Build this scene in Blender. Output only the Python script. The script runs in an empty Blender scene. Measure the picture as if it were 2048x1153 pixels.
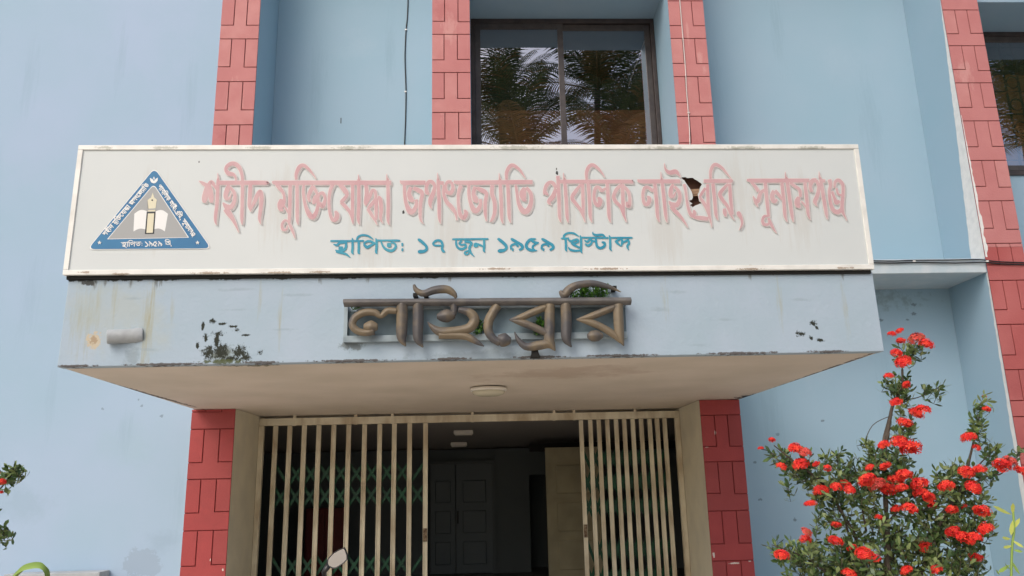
import bpy, bmesh, math, random
from mathutils import Vector, Matrix

C = bpy.context.scene.collection
S = bpy.context.scene
R_ = math.radians
rnd = random.Random(7)

# ------------------------------------------------------------------ camera
F_PX, PIT, YAW, ROL = 1587.5, 0.2439, 0.0404, -0.0229
CAM = Vector((-0.1454, -6.5, 1.6411))
_fw = Vector((math.sin(YAW)*math.cos(PIT), math.cos(YAW)*math.cos(PIT), math.sin(PIT)))
_rt = Vector((math.cos(YAW), -math.sin(YAW), 0))
_up = _rt.cross(_fw)
RT = _rt*math.cos(ROL) + _up*math.sin(ROL)
UP = -_rt*math.sin(ROL) + _up*math.cos(ROL)
cd = bpy.data.cameras.new('camera')
cam = bpy.data.objects.new('camera', cd); C.objects.link(cam)
cam.matrix_world = Matrix(((RT.x, UP.x, -_fw.x, CAM.x), (RT.y, UP.y, -_fw.y, CAM.y), (RT.z, UP.z, -_fw.z, CAM.z), (0, 0, 0, 1)))
cd.sensor_width = 36; cd.lens = 36*F_PX/2048; cd.clip_end = 2000; cd.clip_start = 0.05
S.camera = cam

# ------------------------------------------------------------------ world, sun, exposure
SUN = Vector((-0.42, -0.60, 0.68)).normalized()
w = bpy.data.worlds.new('World'); S.world = w; w.use_nodes = True
nt = w.node_tree
sky = nt.nodes.new('ShaderNodeTexSky'); sky.sky_type = 'NISHITA'; sky.sun_disc = False
sky.sun_elevation = math.asin(SUN.z); sky.sun_rotation = math.atan2(SUN.x, SUN.y)
sky.dust_density = 4.0; sky.air_density = 1.0; sky.ozone_density = 1.0
nt.links.new(sky.outputs[0], nt.nodes['Background'].inputs[0])
nt.nodes['Background'].inputs[1].default_value = 0.15
ld = bpy.data.lights.new('sun', 'SUN'); ld.energy = 0.85; ld.angle = R_(38); ld.color = (1, 0.975, 0.94)
lo = bpy.data.objects.new('sun', ld); C.objects.link(lo); lo.rotation_euler = SUN.to_track_quat('Z', 'Y').to_euler()
lo.location = (-20, -20, 20)
S.view_settings.view_transform = 'Standard'; S.view_settings.look = 'None'
S.view_settings.exposure = 0.28; S.view_settings.gamma = 1

# ------------------------------------------------------------------ helpers
def at(u, v, Y):
    """where the facade point seen in the survey photograph at (u,v) lies, on the plane y = Y"""
    d = RT*((u-1024)/F_PX) - UP*((v-576.5)/F_PX) + _fw
    return CAM + d*((Y-CAM.y)/d.y)

def mat(name, col, rough=0.7, col2=None, scale=3.0, detail=6, lo=0.35, hi=0.65, bump=0.0, bscale=60, metal=0.0, spec=0.35, stretch=(1, 1, 1)):
    m = bpy.data.materials.new(name); m.use_nodes = True
    n = m.node_tree.nodes; l = m.node_tree.links; b = n['Principled BSDF']
    b.inputs['Base Color'].default_value = (*col, 1); b.inputs['Roughness'].default_value = rough
    b.inputs['Metallic'].default_value = metal; b.inputs['Specular IOR Level'].default_value = spec
    tc = n.new('ShaderNodeTexCoord'); mp = n.new('ShaderNodeMapping'); mp.inputs['Scale'].default_value = stretch
    l.new(tc.outputs['Object'], mp.inputs[0])
    if col2:
        t = n.new('ShaderNodeTexNoise'); t.inputs['Scale'].default_value = scale; t.inputs['Detail'].default_value = detail
        l.new(mp.outputs[0], t.inputs['Vector'])
        r = n.new('ShaderNodeMapRange'); r.inputs[1].default_value = lo; r.inputs[2].default_value = hi
        l.new(t.outputs[0], r.inputs[0])
        x = n.new('ShaderNodeMix'); x.data_type = 'RGBA'; x.inputs[6].default_value = (*col, 1); x.inputs[7].default_value = (*col2, 1)
        l.new(r.outputs[0], x.inputs[0]); l.new(x.outputs[2], b.inputs['Base Color'])
    if bump:
        t = n.new('ShaderNodeTexNoise'); t.inputs['Scale'].default_value = bscale; t.inputs['Detail'].default_value = 4
        l.new(tc.outputs['Object'], t.inputs['Vector'])
        bp = n.new('ShaderNodeBump'); bp.inputs['Strength'].default_value = bump; bp.inputs['Distance'].default_value = 0.01
        l.new(t.outputs[0], bp.inputs['Height']); l.new(bp.outputs[0], b.inputs['Normal'])
    return m

def stains_shades(m, col, spots, thr=0.5, soft=0.12, nscale=14, strength=1.0, nstretch=(1, 1, 1), warp=0.9):
    """dirt marks and painted light or shade with their own places and shapes: ellipsoids (centre, size[, own threshold]) whose edges are broken up by one noise"""
    n = m.node_tree.nodes; l = m.node_tree.links; b = n['Principled BSDF']
    tc = next(x for x in n if x.type == 'TEX_COORD')
    last = None
    for sp in spots:
        c, size = sp[0], sp[1]
        mp = n.new('ShaderNodeVectorMath'); mp.operation = 'MULTIPLY_ADD'
        mp.inputs[1].default_value = [1/q for q in size]; mp.inputs[2].default_value = [-a/q for a, q in zip(c, size)]
        l.new(tc.outputs['Object'], mp.inputs[0])
        ln = n.new('ShaderNodeVectorMath'); ln.operation = 'LENGTH'; l.new(mp.outputs[0], ln.inputs[0])
        out = ln.outputs['Value']
        if len(sp) > 2:
            ad = n.new('ShaderNodeMath'); ad.operation = 'ADD'; ad.inputs[1].default_value = (sp[2]-thr)/warp
            l.new(out, ad.inputs[0]); out = ad.outputs[0]
        if last is not None:
            mn = n.new('ShaderNodeMath'); mn.operation = 'MINIMUM'; l.new(last, mn.inputs[0]); l.new(out, mn.inputs[1]); out = mn.outputs[0]
        last = out
    m2 = n.new('ShaderNodeVectorMath'); m2.operation = 'MULTIPLY'; m2.inputs[1].default_value = nstretch; l.new(tc.outputs['Object'], m2.inputs[0])
    t = n.new('ShaderNodeTexNoise'); t.inputs['Scale'].default_value = nscale; t.inputs['Detail'].default_value = 9; t.inputs['Roughness'].default_value = 0.72
    l.new(m2.outputs[0], t.inputs['Vector'])
    a = n.new('ShaderNodeMath'); a.operation = 'MULTIPLY_ADD'; a.inputs[1].default_value = -warp; a.inputs[2].default_value = warp*0.6-0.5
    l.new(last, a.inputs[0])
    a2 = n.new('ShaderNodeMath'); a2.operation = 'MULTIPLY_ADD'; a2.inputs[1].default_value = 2.0
    l.new(t.outputs[0], a2.inputs[0]); l.new(a.outputs[0], a2.inputs[2])
    r = n.new('ShaderNodeMapRange'); r.inputs[1].default_value = thr; r.inputs[2].default_value = thr+soft; r.inputs[4].default_value = strength
    l.new(a2.outputs[0], r.inputs[0])
    x = n.new('ShaderNodeMix'); x.data_type = 'RGBA'; x.inputs[7].default_value = (*col, 1)
    bc = b.inputs['Base Color']
    if bc.is_linked: l.new(bc.links[0].from_socket, x.inputs[6])
    else: x.inputs[6].default_value = bc.default_value
    l.new(r.outputs[0], x.inputs[0]); l.new(x.outputs[2], bc)
def stain_shade(m, col, centre, size, *a): stains_shades(m, col, [(centre, size)], *a)

class MB:
    def __init__(s): s.v = []; s.f = []; s.mi = []
    def add(s, vs, fs, mi=0):
        o = len(s.v); s.v += [tuple(p) for p in vs]; s.f += [[i+o for i in f] for f in fs]; s.mi += [mi]*len(fs); return s
    def box(s, x0, x1, y0, y1, z0, z1, mi=0):
        return s.add([(x0,y0,z0),(x1,y0,z0),(x1,y1,z0),(x0,y1,z0),(x0,y0,z1),(x1,y0,z1),(x1,y1,z1),(x0,y1,z1)],
                     [(3,2,1,0),(4,5,6,7),(0,1,5,4),(1,2,6,5),(2,3,7,6),(3,0,4,7)], mi)
    def hexa(s, c, mi=0):
        return s.add(c, [(3,2,1,0),(4,5,6,7),(0,1,5,4),(1,2,6,5),(2,3,7,6),(3,0,4,7)], mi)
    def prism(s, pts, y0, y1, mi=0):
        """polygon of (x,z) extruded from y0 (front) to y1"""
        n = len(pts)
        return s.add([(x,y0,z) for x,z in pts]+[(x,y1,z) for x,z in pts],
                     [list(range(n)), list(range(2*n-1,n-1,-1))]+[[i,i+n,(i+1)%n+n,(i+1)%n] for i in range(n)], mi)
    def tube(s, pts, rad, n=8, cap=True, mi=0, flat=None):
        pts = [Vector(p) for p in pts]
        if not hasattr(rad, '__len__'): rad = [rad]*len(pts)
        o = len(s.v); up = Vector((0.13, 0.21, 0.97))
        for i, p in enumerate(pts):
            t = (pts[min(i+1,len(pts)-1)]-pts[max(i-1,0)])
            t = t.normalized() if t.length > 1e-9 else Vector((0,0,1))
            a = t.cross(up)
            if a.length < 0.15: a = t.cross(Vector((1,0,0)))
            a.normalize(); b = t.cross(a)
            for k in range(n):
                q = 2*math.pi*k/n; s.v.append(tuple(p+(a*math.cos(q)+b*math.sin(q))*rad[i]))
        for i in range(len(pts)-1):
            for k in range(n):
                s.f.append([o+i*n+k, o+i*n+(k+1)%n, o+(i+1)*n+(k+1)%n, o+(i+1)*n+k]); s.mi.append(mi)
        if cap:
            s.f.append([o+k for k in range(n)][::-1]); s.mi.append(mi)
            s.f.append([o+(len(pts)-1)*n+k for k in range(n)]); s.mi.append(mi)
        return s
    def lathe(s, prof, c, axis='Z', n=24, mi=0, sx=1, sy=1):
        o = len(s.v)
        for r, h in prof:
            for k in range(n):
                q = 2*math.pi*k/n; a, b = r*math.cos(q)*sx, r*math.sin(q)*sy
                p = (c[0]+a, c[1]+b, c[2]+h) if axis == 'Z' else ((c[0]+a, c[1]+h, c[2]+b) if axis == 'Y' else (c[0]+h, c[1]+a, c[2]+b))
                s.v.append(p)
        for i in range(len(prof)-1):
            for k in range(n):
                s.f.append([o+i*n+k, o+i*n+(k+1)%n, o+(i+1)*n+(k+1)%n, o+(i+1)*n+k]); s.mi.append(mi)
        s.f.append([o+k for k in range(n)][::-1]); s.f.append([o+(len(prof)-1)*n+k for k in range(n)]); s.mi += [mi, mi]
        return s
    def build(s, name, mats, parent=None, smooth=False, bevel=0, recalc=True):
        me = bpy.data.meshes.new(name)
        off = Vector((0,0,0))
        if parent is not None:
            q = parent
            while q is not None: off += q.location; q = q.parent
        me.from_pydata([tuple(Vector(p)-off) for p in s.v], [], s.f)
        if not isinstance(mats, (list, tuple)): mats = [mats]
        for m in mats: me.materials.append(m)
        me.polygons.foreach_set('material_index', s.mi)
        if recalc:
            bm = bmesh.new(); bm.from_mesh(me); bmesh.ops.recalc_face_normals(bm, faces=bm.faces)
            bm.to_mesh(me); bm.free()
        if smooth: me.polygons.foreach_set('use_smooth', [True]*len(me.polygons))
        me.update()
        o = bpy.data.objects.new(name, me); C.objects.link(o)
        if parent is not None: o.parent = parent
        if bevel:
            b = o.modifiers.new('bevel', 'BEVEL'); b.width = bevel; b.segments = 2; b.limit_method = 'ANGLE'; b.angle_limit = R_(40)
        return o

def tag(o, label=None, cat=None, group=None, kind=None):
    if label: o['label'] = label
    if cat: o['category'] = cat
    if group: o['group'] = group
    if kind: o['kind'] = kind
    return o
def empty(name, loc, label=None, cat=None, group=None):
    o = bpy.data.objects.new(name, None); C.objects.link(o); o.location = loc; o.empty_display_size = 0.2
    return tag(o, label, cat, group)

def catmull(p, n=7):
    if len(p) < 3:
        return [tuple(a+(b-a)*k/n for a, b in zip(p[0], p[1])) for k in range(n+1)]
    out = []
    q = [p[0]]+list(p)+[p[-1]]
    for i in range(1, len(q)-2):
        for k in range(n):
            t = k/n; r = []
            for a, b, c, d in zip(q[i-1], q[i], q[i+1], q[i+2]):
                r.append(0.5*(2*b+(c-a)*t+(2*a-5*b+4*c-d)*t*t+(3*b-a-3*c+d)*t**3))
            out.append(tuple(r))
    out.append(tuple(p[-1]))
    return out

# ------------------------------------------------------------------ materials
WALL = mat('blue_wall_paint', (0.315, 0.445, 0.56), 0.75, (0.345, 0.455, 0.595), 0.9, 4, 0.3, 0.7, 0.06, 45)
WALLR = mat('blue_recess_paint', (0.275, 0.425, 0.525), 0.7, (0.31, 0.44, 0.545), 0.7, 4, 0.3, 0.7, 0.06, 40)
FASC = mat('fascia_paint', (0.335, 0.43, 0.50), 0.8, (0.375, 0.455, 0.54), 2.2, 6, 0.3, 0.7, 0.4, 22)
LEDGE = mat('ledge_paint', (0.42, 0.51, 0.56), 0.85, (0.50, 0.56, 0.595), 5, 7, 0.45, 0.7, 0.15, 40)
SOFF = mat('soffit_paint', (0.68, 0.60, 0.51), 0.8, (0.60, 0.53, 0.44), 1.4, 6, 0.35, 0.65, 0.12, 30)
JAMB = mat('jamb_cream_paint', (0.74, 0.69, 0.54), 0.7, (0.64, 0.60, 0.48), 2.5, 7, 0.35, 0.7, 0.1, 30)
REDU = mat('faded_red_paint', (0.50, 0.205, 0.20), 0.75, (0.45, 0.17, 0.168), 2.5, 6, 0.3, 0.7, 0.25, 50)
REDL = mat('red_paint', (0.36, 0.058, 0.058), 0.65, (0.32, 0.05, 0.052), 3, 6, 0.3, 0.7, 0.25, 50)
GRVU = mat('faded_red_groove', (0.20, 0.05, 0.05), 0.8)
GRVL = mat('red_groove', (0.24, 0.035, 0.035), 0.8)
WHITE = mat('bare_white_primer', (0.72, 0.73, 0.72), 0.8, (0.6, 0.62, 0.62), 12, 6, 0.4, 0.8)
ALU = mat('white_aluminium', (0.74, 0.74, 0.70), 0.4, (0.60, 0.60, 0.56), 6, 7, 0.45, 0.75, 0, 40, 0.0, 0.5)
PANEL = mat('flex_sign_face', (0.545, 0.585, 0.585), 0.45, (0.575, 0.61, 0.61), 1.3, 5, 0.3, 0.7)
PINK = mat('faded_title_red', (0.51, 0.305, 0.325), 0.5, (0.55, 0.37, 0.38), 5, 6)
PSH = mat('title_shadow_grey', (0.46, 0.43, 0.425), 0.5)
PWH = mat('title_outline_pale', (0.72, 0.66, 0.64), 0.5)
TEAL = mat('teal_lettering', (0.025, 0.24, 0.36), 0.45, (0.05, 0.30, 0.40), 6, 5)
EBLUE = mat('emblem_blue', (0.022, 0.14, 0.30), 0.45, (0.028, 0.17, 0.34), 5, 4)
EGREY = mat('emblem_grey', (0.33, 0.34, 0.34), 0.5)
EWHITE = mat('emblem_white', (0.74, 0.75, 0.74), 0.5)
ECREAM = mat('emblem_cream', (0.66, 0.62, 0.46), 0.5)
EDARK = mat('emblem_dark', (0.02, 0.025, 0.03), 0.5)
BROWN = mat('rusty_brown_inside', (0.16, 0.085, 0.065), 0.9, (0.22, 0.12, 0.09), 9, 6)
WOOD = mat('batten_wood', (0.42, 0.28, 0.18), 0.8, (0.14, 0.08, 0.05), 9, 6, stretch=(1, 6, 6))
BRONZE = mat('tarnished_bronze_paint', (0.175, 0.138, 0.09), 0.5, (0.075, 0.071, 0.072), 4.5, 9, 0.43, 0.58, 0.35, 30, 0.0, 0.45)
PEWTER = mat('grey_tarnished_bar', (0.135, 0.125, 0.115), 0.5, (0.085, 0.082, 0.083), 6.0, 9, 0.4, 0.62, 0.35, 30, 0.0, 0.45)
DARK = mat('flat_black', (0.015, 0.015, 0.014), 0.9)  # also the painted shade under the sign and inside the pipe
FRAME = mat('dark_window_frame', (0.05, 0.042, 0.042), 0.4, (0.075, 0.062, 0.06), 8, 5, metal=0.3)
FRAMEM = mat('brown_window_stile', (0.062, 0.054, 0.055), 0.4, (0.085, 0.075, 0.072), 8, 5, metal=0.3)
CURT = mat('brown_curtain', (0.34, 0.12, 0.055), 0.8, (0.42, 0.19, 0.07), 2.5, 5)
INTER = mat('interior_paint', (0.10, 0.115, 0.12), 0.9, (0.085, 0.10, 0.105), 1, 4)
CEIL = mat('interior_ceiling', (0.34, 0.32, 0.30), 0.9)
DOORD = mat('dark_grey_door', (0.075, 0.095, 0.105), 0.5)
DOORC = mat('cream_door', (0.36, 0.32, 0.21), 0.6, (0.29, 0.26, 0.17), 3, 5)
GATE = mat('cream_gate_paint', (0.76, 0.70, 0.54), 0.5, (0.50, 0.41, 0.28), 5, 9, 0.42, 0.66, 0.1, 60, stretch=(1, 1, 0.35))
GREEN = mat('green_gate_paint', (0.008, 0.08, 0.038), 0.5, (0.006, 0.045, 0.024), 6, 4)
CABLE = mat('black_cable', (0.02, 0.022, 0.025), 0.5)
WIREW = mat('white_wire', (0.62, 0.56, 0.54), 0.5)
CLIP = mat('white_clip', (0.8, 0.8, 0.78), 0.4)
LAMP = mat('white_lamp_plastic', (0.78, 0.74, 0.66), 0.35, spec=0.5)
LAMPG = mat('lamp_diffuser_glass', (0.62, 0.58, 0.44), 0.25, spec=0.5)
PIPE = mat('grey_pvc_pipe', (0.40, 0.43, 0.45), 0.6, (0.30, 0.32, 0.33), 8, 6, bump=0.1)
GROUND = mat('courtyard_ground', (0.60, 0.52, 0.42), 0.95, (0.50, 0.44, 0.35), 0.6, 7, bump=0.3, bscale=8)
STEP = mat('cement', (0.66, 0.62, 0.55), 0.85, (0.56, 0.53, 0.47), 4, 6, bump=0.1)
LEAF = [mat('leaf_dark', (0.045, 0.09, 0.032), 0.45, spec=0.5), mat('leaf_mid', (0.085, 0.145, 0.042), 0.36, spec=0.5), mat('leaf_pale', (0.19, 0.25, 0.09), 0.45, spec=0.5)]
PETAL = [mat('petal_red', (0.78, 0.03, 0.024), 0.55), mat('petal_scarlet', (0.58, 0.016, 0.018), 0.55), mat('petal_orange', (0.86, 0.075, 0.035), 0.55)]
PETALW = [mat('petal_fading', (0.62, 0.07, 0.05), 0.6), mat('petal_rose', (0.72, 0.10, 0.09), 0.6), mat('petal_dry', (0.40, 0.10, 0.05), 0.7)]
BARK = mat('shrub_bark', (0.10, 0.08, 0.06), 0.9, (0.06, 0.05, 0.04), 20, 5)
LIME = [mat('lime_leaf', (0.42, 0.46, 0.10), 0.5), mat('lime_leaf_green', (0.22, 0.33, 0.07), 0.5)]
PALML = [mat('palm_leaf', (0.075, 0.115, 0.04), 0.5, spec=0.5), mat('palm_leaf_dry', (0.20, 0.15, 0.06), 0.6)]
TRUNK = mat('palm_trunk', (0.20, 0.17, 0.14), 0.9, (0.12, 0.10, 0.085), 6, 5, stretch=(1, 1, 4))
BLACKP = mat('black_plastic', (0.015, 0.015, 0.016), 0.35, spec=0.5)
MIRROR = mat('mirror_glass', (0.75, 0.75, 0.75), 0.03, metal=1.0)
BIKE = mat('dark_red_bike_paint', (0.16, 0.01, 0.012), 0.3, spec=0.6)
CHROME = mat('steel', (0.5, 0.5, 0.5), 0.25, metal=1.0)
RUBBER = mat('tyre_rubber', (0.02, 0.02, 0.02), 0.85)

GLASS = bpy.data.materials.new('tinted_window_glass'); GLASS.use_nodes = True
_n = GLASS.node_tree.nodes; _l = GLASS.node_tree.links
_n.remove(_n['Principled BSDF'])
_tr = _n.new('ShaderNodeBsdfTransparent'); _tr.inputs[0].default_value = (0.5, 0.5, 0.52, 1)
_gl = _n.new('ShaderNodeBsdfGlossy'); _gl.inputs['Roughness'].default_value = 0.0; _gl.inputs[0].default_value = (0.9, 0.9, 0.95, 1)
_mx = _n.new('ShaderNodeMixShader'); _mx.inputs[0].default_value = 0.42
_l.new(_tr.outputs[0], _mx.inputs[1]); _l.new(_gl.outputs[0], _mx.inputs[2]); _l.new(_mx.outputs[0], _n['Material Output'].inputs[0])

# ------------------------------------------------------------------ main dimensions
D = 3.638                 # plane of the pillar fronts
W = D + 0.93              # plane of the recessed walls
GY = 4.74                 # gate
F1, F2, F3, F4, F5 = (-3.7734, -3.2366), (-0.7915, -0.2537), (2.634, 3.1504), (6.7122, 7.255), (10.15, 10.69)
ZS, ZC = 2.652, 3.3613    # canopy soffit and top
TOP = 10.6
XL, XR = -3.575, 3.2426
LZ0, LZ1 = 4.30, 4.50     # ledge

# ------------------------------------------------------------------ ground
g = MB().add([(-300,-300,0),(300,-300,0),(300,300,0),(-300,300,0)], [(0,1,2,3)]).build('ground', GROUND); tag(g, kind='structure')
g = MB().box(-4.2, 3.6, -0.4, 3.55, 0.004, 0.15).build('entrance_step', STEP, bevel=0.01); tag(g, kind='structure')

# ------------------------------------------------------------------ building
B = empty('library_building', (0, 0, 0), 'light blue two storey library building with red brick patterned pillars and cantilevered entrance canopy', 'building')
# walls -------------------------------------------------------------
stain_shade(WALL, (0.27, 0.345, 0.44), tuple(at(285, 1125, D+0.05)), (0.34, 0.4, 0.30), 0.5, 0.05, 6, 0.6)
stains_shades(WALL, (0.12, 0.16, 0.2), [(tuple(at(u, v, D+.05)), (r, .2, r)) for u, v, r in [(205,818,.03),(277,800,.025),(283,812,.03),(323,832,.035),(420,870,.03),(395,905,.02)]], 0.52, 0.14, 30, 0.55)
for (u, v, wx, wz, st, c) in [(300,60,1.2,1.6,.5,(.36,.46,.61)),(80,300,.9,1.4,.4,(.36,.455,.60)),(120,620,.8,1.0,.35,(.30,.43,.52)),(260,900,.7,.6,.35,(.31,.445,.53)),(330,1080,.4,.25,.5,(.27,.37,.48)),(40,1010,.6,.5,.4,(.26,.37,.46)),(380,880,.06,.5,.35,(.27,.38,.47))]:  # mottling, plus painted light at the top and plant shade low at left
    stain_shade(WALL, c, tuple(at(u, v, D+.05)), (wx, .4, wz), 0.48, 0.45, 2.5, st)
stains_shades(WALL, (0.27, 0.385, 0.49), [(tuple(at(u, v, D+.05)), (wx, .4, wz)) for u, v, wx, wz in [(60,150,.2,1.2),(240,120,.15,1.0),(380,200,.2,1.3),(60,600,.25,1.0),(100,800,.15,.8),(250,870,.2,.5),(360,1000,.2,.6)]], 0.48, 0.6, 5, .45, (5, 1, .4))
MB().box(-13, F1[0]-0.002, D+0.05, D+0.35, 0, TOP).build('wall', WALL, B)
stains_shades(WALLR, (0.10, 0.14, 0.17), [(tuple(at(u, v, W)), (r*1.6, .3, r)) for u, v, r in [(1760,640,.04),(1828,628,.05),(1815,640,.03),(1645,842,.03),(1510,925,.03),(1590,1040,.04),(1826,610,.05),(1555,870,.04),(1600,1085,.04),(1520,1000,.03)]], 0.54, 0.12, 24, 0.7)
stains_shades(WALLR, (0.235, 0.36, 0.45), [((x, W, z), (wx, .4, wz)) for x, z, wx, wz in [(-2.6,7.5,.25,1.6),(-1.5,8.2,.15,1.2),(-1.1,6.2,.3,.8),(3.5,7.4,.25,1.4),(4.6,8.6,.2,1.3),(5.9,6.9,.3,1.5),(5.2,5.2,.3,.6),(3.9,2.6,.3,1.2),(5.6,2.4,.3,1.4)]], 0.46, 0.6, 5, .5, (5, 1, .45))
stains_shades(WALLR, (0.33, 0.46, 0.56), [((x, W, z), (wx, .4, wz)) for x, z, wx, wz in [(-2.0,8.3,.6,.5),(4.0,6.6,.7,.6),(5.5,8.0,.6,.5),(4.6,3.2,.6,.5)]], 0.46, 0.5, 3, .5)
stain_shade(WALLR, (0.17, 0.24, 0.27), (5.0, W, 4.15), (2.2, 0.5, 0.35), 0.5, 0.35, 9, 0.55)  # shade under the ledge, painted into the wall colour
MB().box(F1[1]+.002, F2[0]-.002, W, W+.25, ZC-.3, TOP).build('wall', WALLR, B)
MB().box(F3[1]+.002, F4[0]-.002, W, W+.25, 0, TOP).build('wall', WALLR, B)
# small scratch in the left bay
p = at(682, 240, W)
MB().box(p.x-.006, p.x+.006, W-.004, W+.01, p.z-.06, p.z+.03).build('wall_scratch', CABLE, B)
# window bay above the canopy
WZ1 = at(1125, 42, W).z + 0.02       # lintel soffit
WZ0 = 5.55
MB().box(F2[1]+.002, F3[0]-.002, W, W+.25, ZC-.3, WZ0).build('wall', WALLR, B)
LINT = mat('lintel_blue_paint', (0.24, 0.36, 0.45), 0.75, (0.27, 0.38, 0.47), 1.2, 4)
MB().box(F2[1]+.002, F3[0]-.002, D+.10, W+.25, WZ1, TOP).build('lintel', LINT, B)
# right window bay
RZ1 = at(2010, 66, W).z; RZ0 = at(2030, 352, W).z
MB().box(F4[1]+.002, F5[0]-.002, W, W+.25, LZ1, RZ0).build('wall', WALLR, B)
MB().box(F4[1]+.002, F5[0]-.002, D+.10, W+.25, RZ1, TOP).build('lintel', LINT, B)
MB().box(F4[1]+.002, F5[0]-.002, W, W+.25, 0, LZ0).build('wall', WALLR, B)
MB().box(F5[1]+.002, 16, W, W+.25, 0, TOP).build('wall', WALLR, B)
# ledges
LEDm = MB().box(F3[1]+.003, F4[0]-.003, D+.012, W-.002, LZ0, LZ1).build('ledge', LEDGE, B, bevel=0.008)
MB().box(F4[1]+.003, F5[0]-.003, D+.012, W-.002, LZ0, LZ1).build('ledge', LEDGE, B, bevel=0.008)
# roof
MB().box(-13, 16, D-.1, 22, TOP, TOP+.3).build('roof', STEP, B)

stains_shades(REDL, (0.62, 0.55, 0.5), [(tuple(at(u, v, D)), (wx, .3, wz)) for u, v, wx, wz in [(1430,866,.02,.05),(1413,895,.03,.012),(1427,1110,.025,.05),(1468,1127,.10,.018),(1499,1122,.03,.02),(1433,1147,.03,.015),(452,1062,.012,.03),(449,1100,.012,.05),(446,1140,.015,.03),(421,1120,.008,.03)]], 0.5, 0.08, 32)
stain_shade(REDL, (0.27, 0.05, 0.05), tuple(at(420, 980, D)), (.6, .4, 1.2), 0.5, 0.4, 5, .5)
stains_shades(REDU, (0.58, 0.31, 0.29), [(tuple(at(u, v, D)), (wx, .3, wz)) for u, v, wx, wz in [(1400,115,.07,.18),(1408,140,.06,.12),(1375,70,.04,.3),(470,200,.2,.5),(900,60,.2,.4),(905,230,.25,.4),(1930,150,.2,.4)]], 0.46, 0.35, 8, .6, (2, 1, .6))
stains_shades(REDU, (0.40, 0.13, 0.13), [(tuple(at(u, v, D)), (wx, .3, wz)) for u, v, wx, wz in [(1390,300,.3,.5),(450,270,.3,.3),(880,20,.2,.3)]], 0.5, 0.35, 6, .6)
# brick-patterned pillars ---------------------------------------------
TONE = {'faded_red_paint': mat('faded_red_paint_pale', (0.53, 0.24, 0.23), 0.75, (0.47, 0.185, 0.18), 3.5, 6, 0.3, 0.7, 0.25, 50), 'red_paint': mat('red_paint_dull', (0.325, 0.06, 0.06), 0.65, (0.29, 0.05, 0.05), 4, 6, 0.3, 0.7, 0.25, 50)}
def pillar(x0, x1, z0, z1, lines, red, grv, sidemat, back=W+.25):
    """front face of raised tile plates: each course has two upright tiles and a T between them"""
    s = MB().box(x0, x1, D+.010, back, z0, z1)
    o = s.build('pillar_core', sidemat, B)
    MB().box(x0+.001, x1-.001, D+.006, D+.0095, z0, z1).build('groove_bed', grv, o)
    w = x1-x0; gw = 0.012
    a = x0+w*0.325; b = x0+w*0.675
    m = MB()
    per = [lines[i]-lines[i+1] for i in range(len(lines)-1)]
    L = list(lines)
    while L[0] < z1: L.insert(0, L[0]+per[0])
    while L[-1] > z0: L.append(L[-1]-per[-1])
    for i in range(len(L)-1):
        top = L[i]-gw*.5; bot = L[i+1]+gw*.5
        if top <= z0 or bot >= z1: continue
        h = L[i]-L[i+1]; mid = L[i]-h*0.66
        j = lambda: rnd.uniform(-.008, .008)
        aa, bb, mm, m2 = a+j(), b+j(), mid+j()*1.5, mid+j()*1.5
        cl = lambda z: min(max(z, z0), z1)
        def poly(ps):
            ps = [(x, cl(z)) for x, z in ps]
            zs = [z for x, z in ps]
            if max(zs)-min(zs) < .02: return
            m.prism(ps, D-.010, D+.0065, rnd.choice((0, 0, 1)))
        poly([(x0, mm+gw*.5), (aa-gw*.5, mm+gw*.5), (aa-gw*.5, top), (x0, top)])
        poly([(bb+gw*.5, m2+gw*.5), (x1, m2+gw*.5), (x1, top), (bb+gw*.5, top)])
        if top <= z1 and bot >= z0 and min(mm, m2) < z1:
            t = min(top, z1)
            m.prism([(x0, bot), (x1, bot), (x1, m2-gw*.5), (bb-gw*.5, m2-gw*.5), (bb-gw*.5, t), (aa+gw*.5, t), (aa+gw*.5, mm-gw*.5), (x0, mm-gw*.5)], D-.010, D+.0065, rnd.choice((0, 0, 1)))
        else:
            poly([(aa+gw*.5, mm), (bb-gw*.5, mm), (bb-gw*.5, top), (aa+gw*.5, top)]) if mm < z1 else None
            poly([(x0, bot), (x1, bot), (x1, mm-gw*.5), (x0, mm-gw*.5)])
    m.build('brick_facing', [red, TONE[red.name]], o, bevel=0.003)
    return o
pillar(*F1, ZC+.002, TOP, [7.833, 7.17, 6.517, 5.87], REDU, GRVU, WALLR)
pillar(*F2, ZC+.002, TOP, [7.903, 7.301, 6.689, 6.08], REDU, GRVU, WALLR)
pillar(*F3, ZC+.002, TOP, [8.448, 7.834, 7.228, 6.613, 6.0], REDU, GRVU, WALLR)
pillar(*F1, 0, ZS-.002, [2.406, 1.80, 1.196, 0.6], REDL, GRVL, JAMB, GY+.25)
pillar(*F3, 0, ZS-.002, [2.456, 1.875, 1.278, 0.69], REDL, GRVL, JAMB, GY+.25)
pillar(*F4, LZ0+.35, TOP, [8.30, 7.712, 7.116, 6.521, 5.918, 5.317, 4.702], REDU, GRVU, WALLR)
REDM = mat('half_faded_red_paint', (0.37, 0.085, 0.082), 0.7, (0.43, 0.125, 0.12), 1.2, 6, 0.35, 0.65, 0.25, 50)
TONE['half_faded_red_paint'] = mat('half_faded_red_dull', (0.34, 0.085, 0.085), 0.7, (0.41, 0.12, 0.115), 2, 6, 0.35, 0.65, 0.25, 50)
pillar(*F4, 0, LZ0+.348, [4.18, 3.575, 2.97, 2.36], REDM, GRVL, WALLR)
pillar(*F5, 0, TOP, [8.3, 7.7, 7.1], REDU, GRVU, WALLR)
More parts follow.
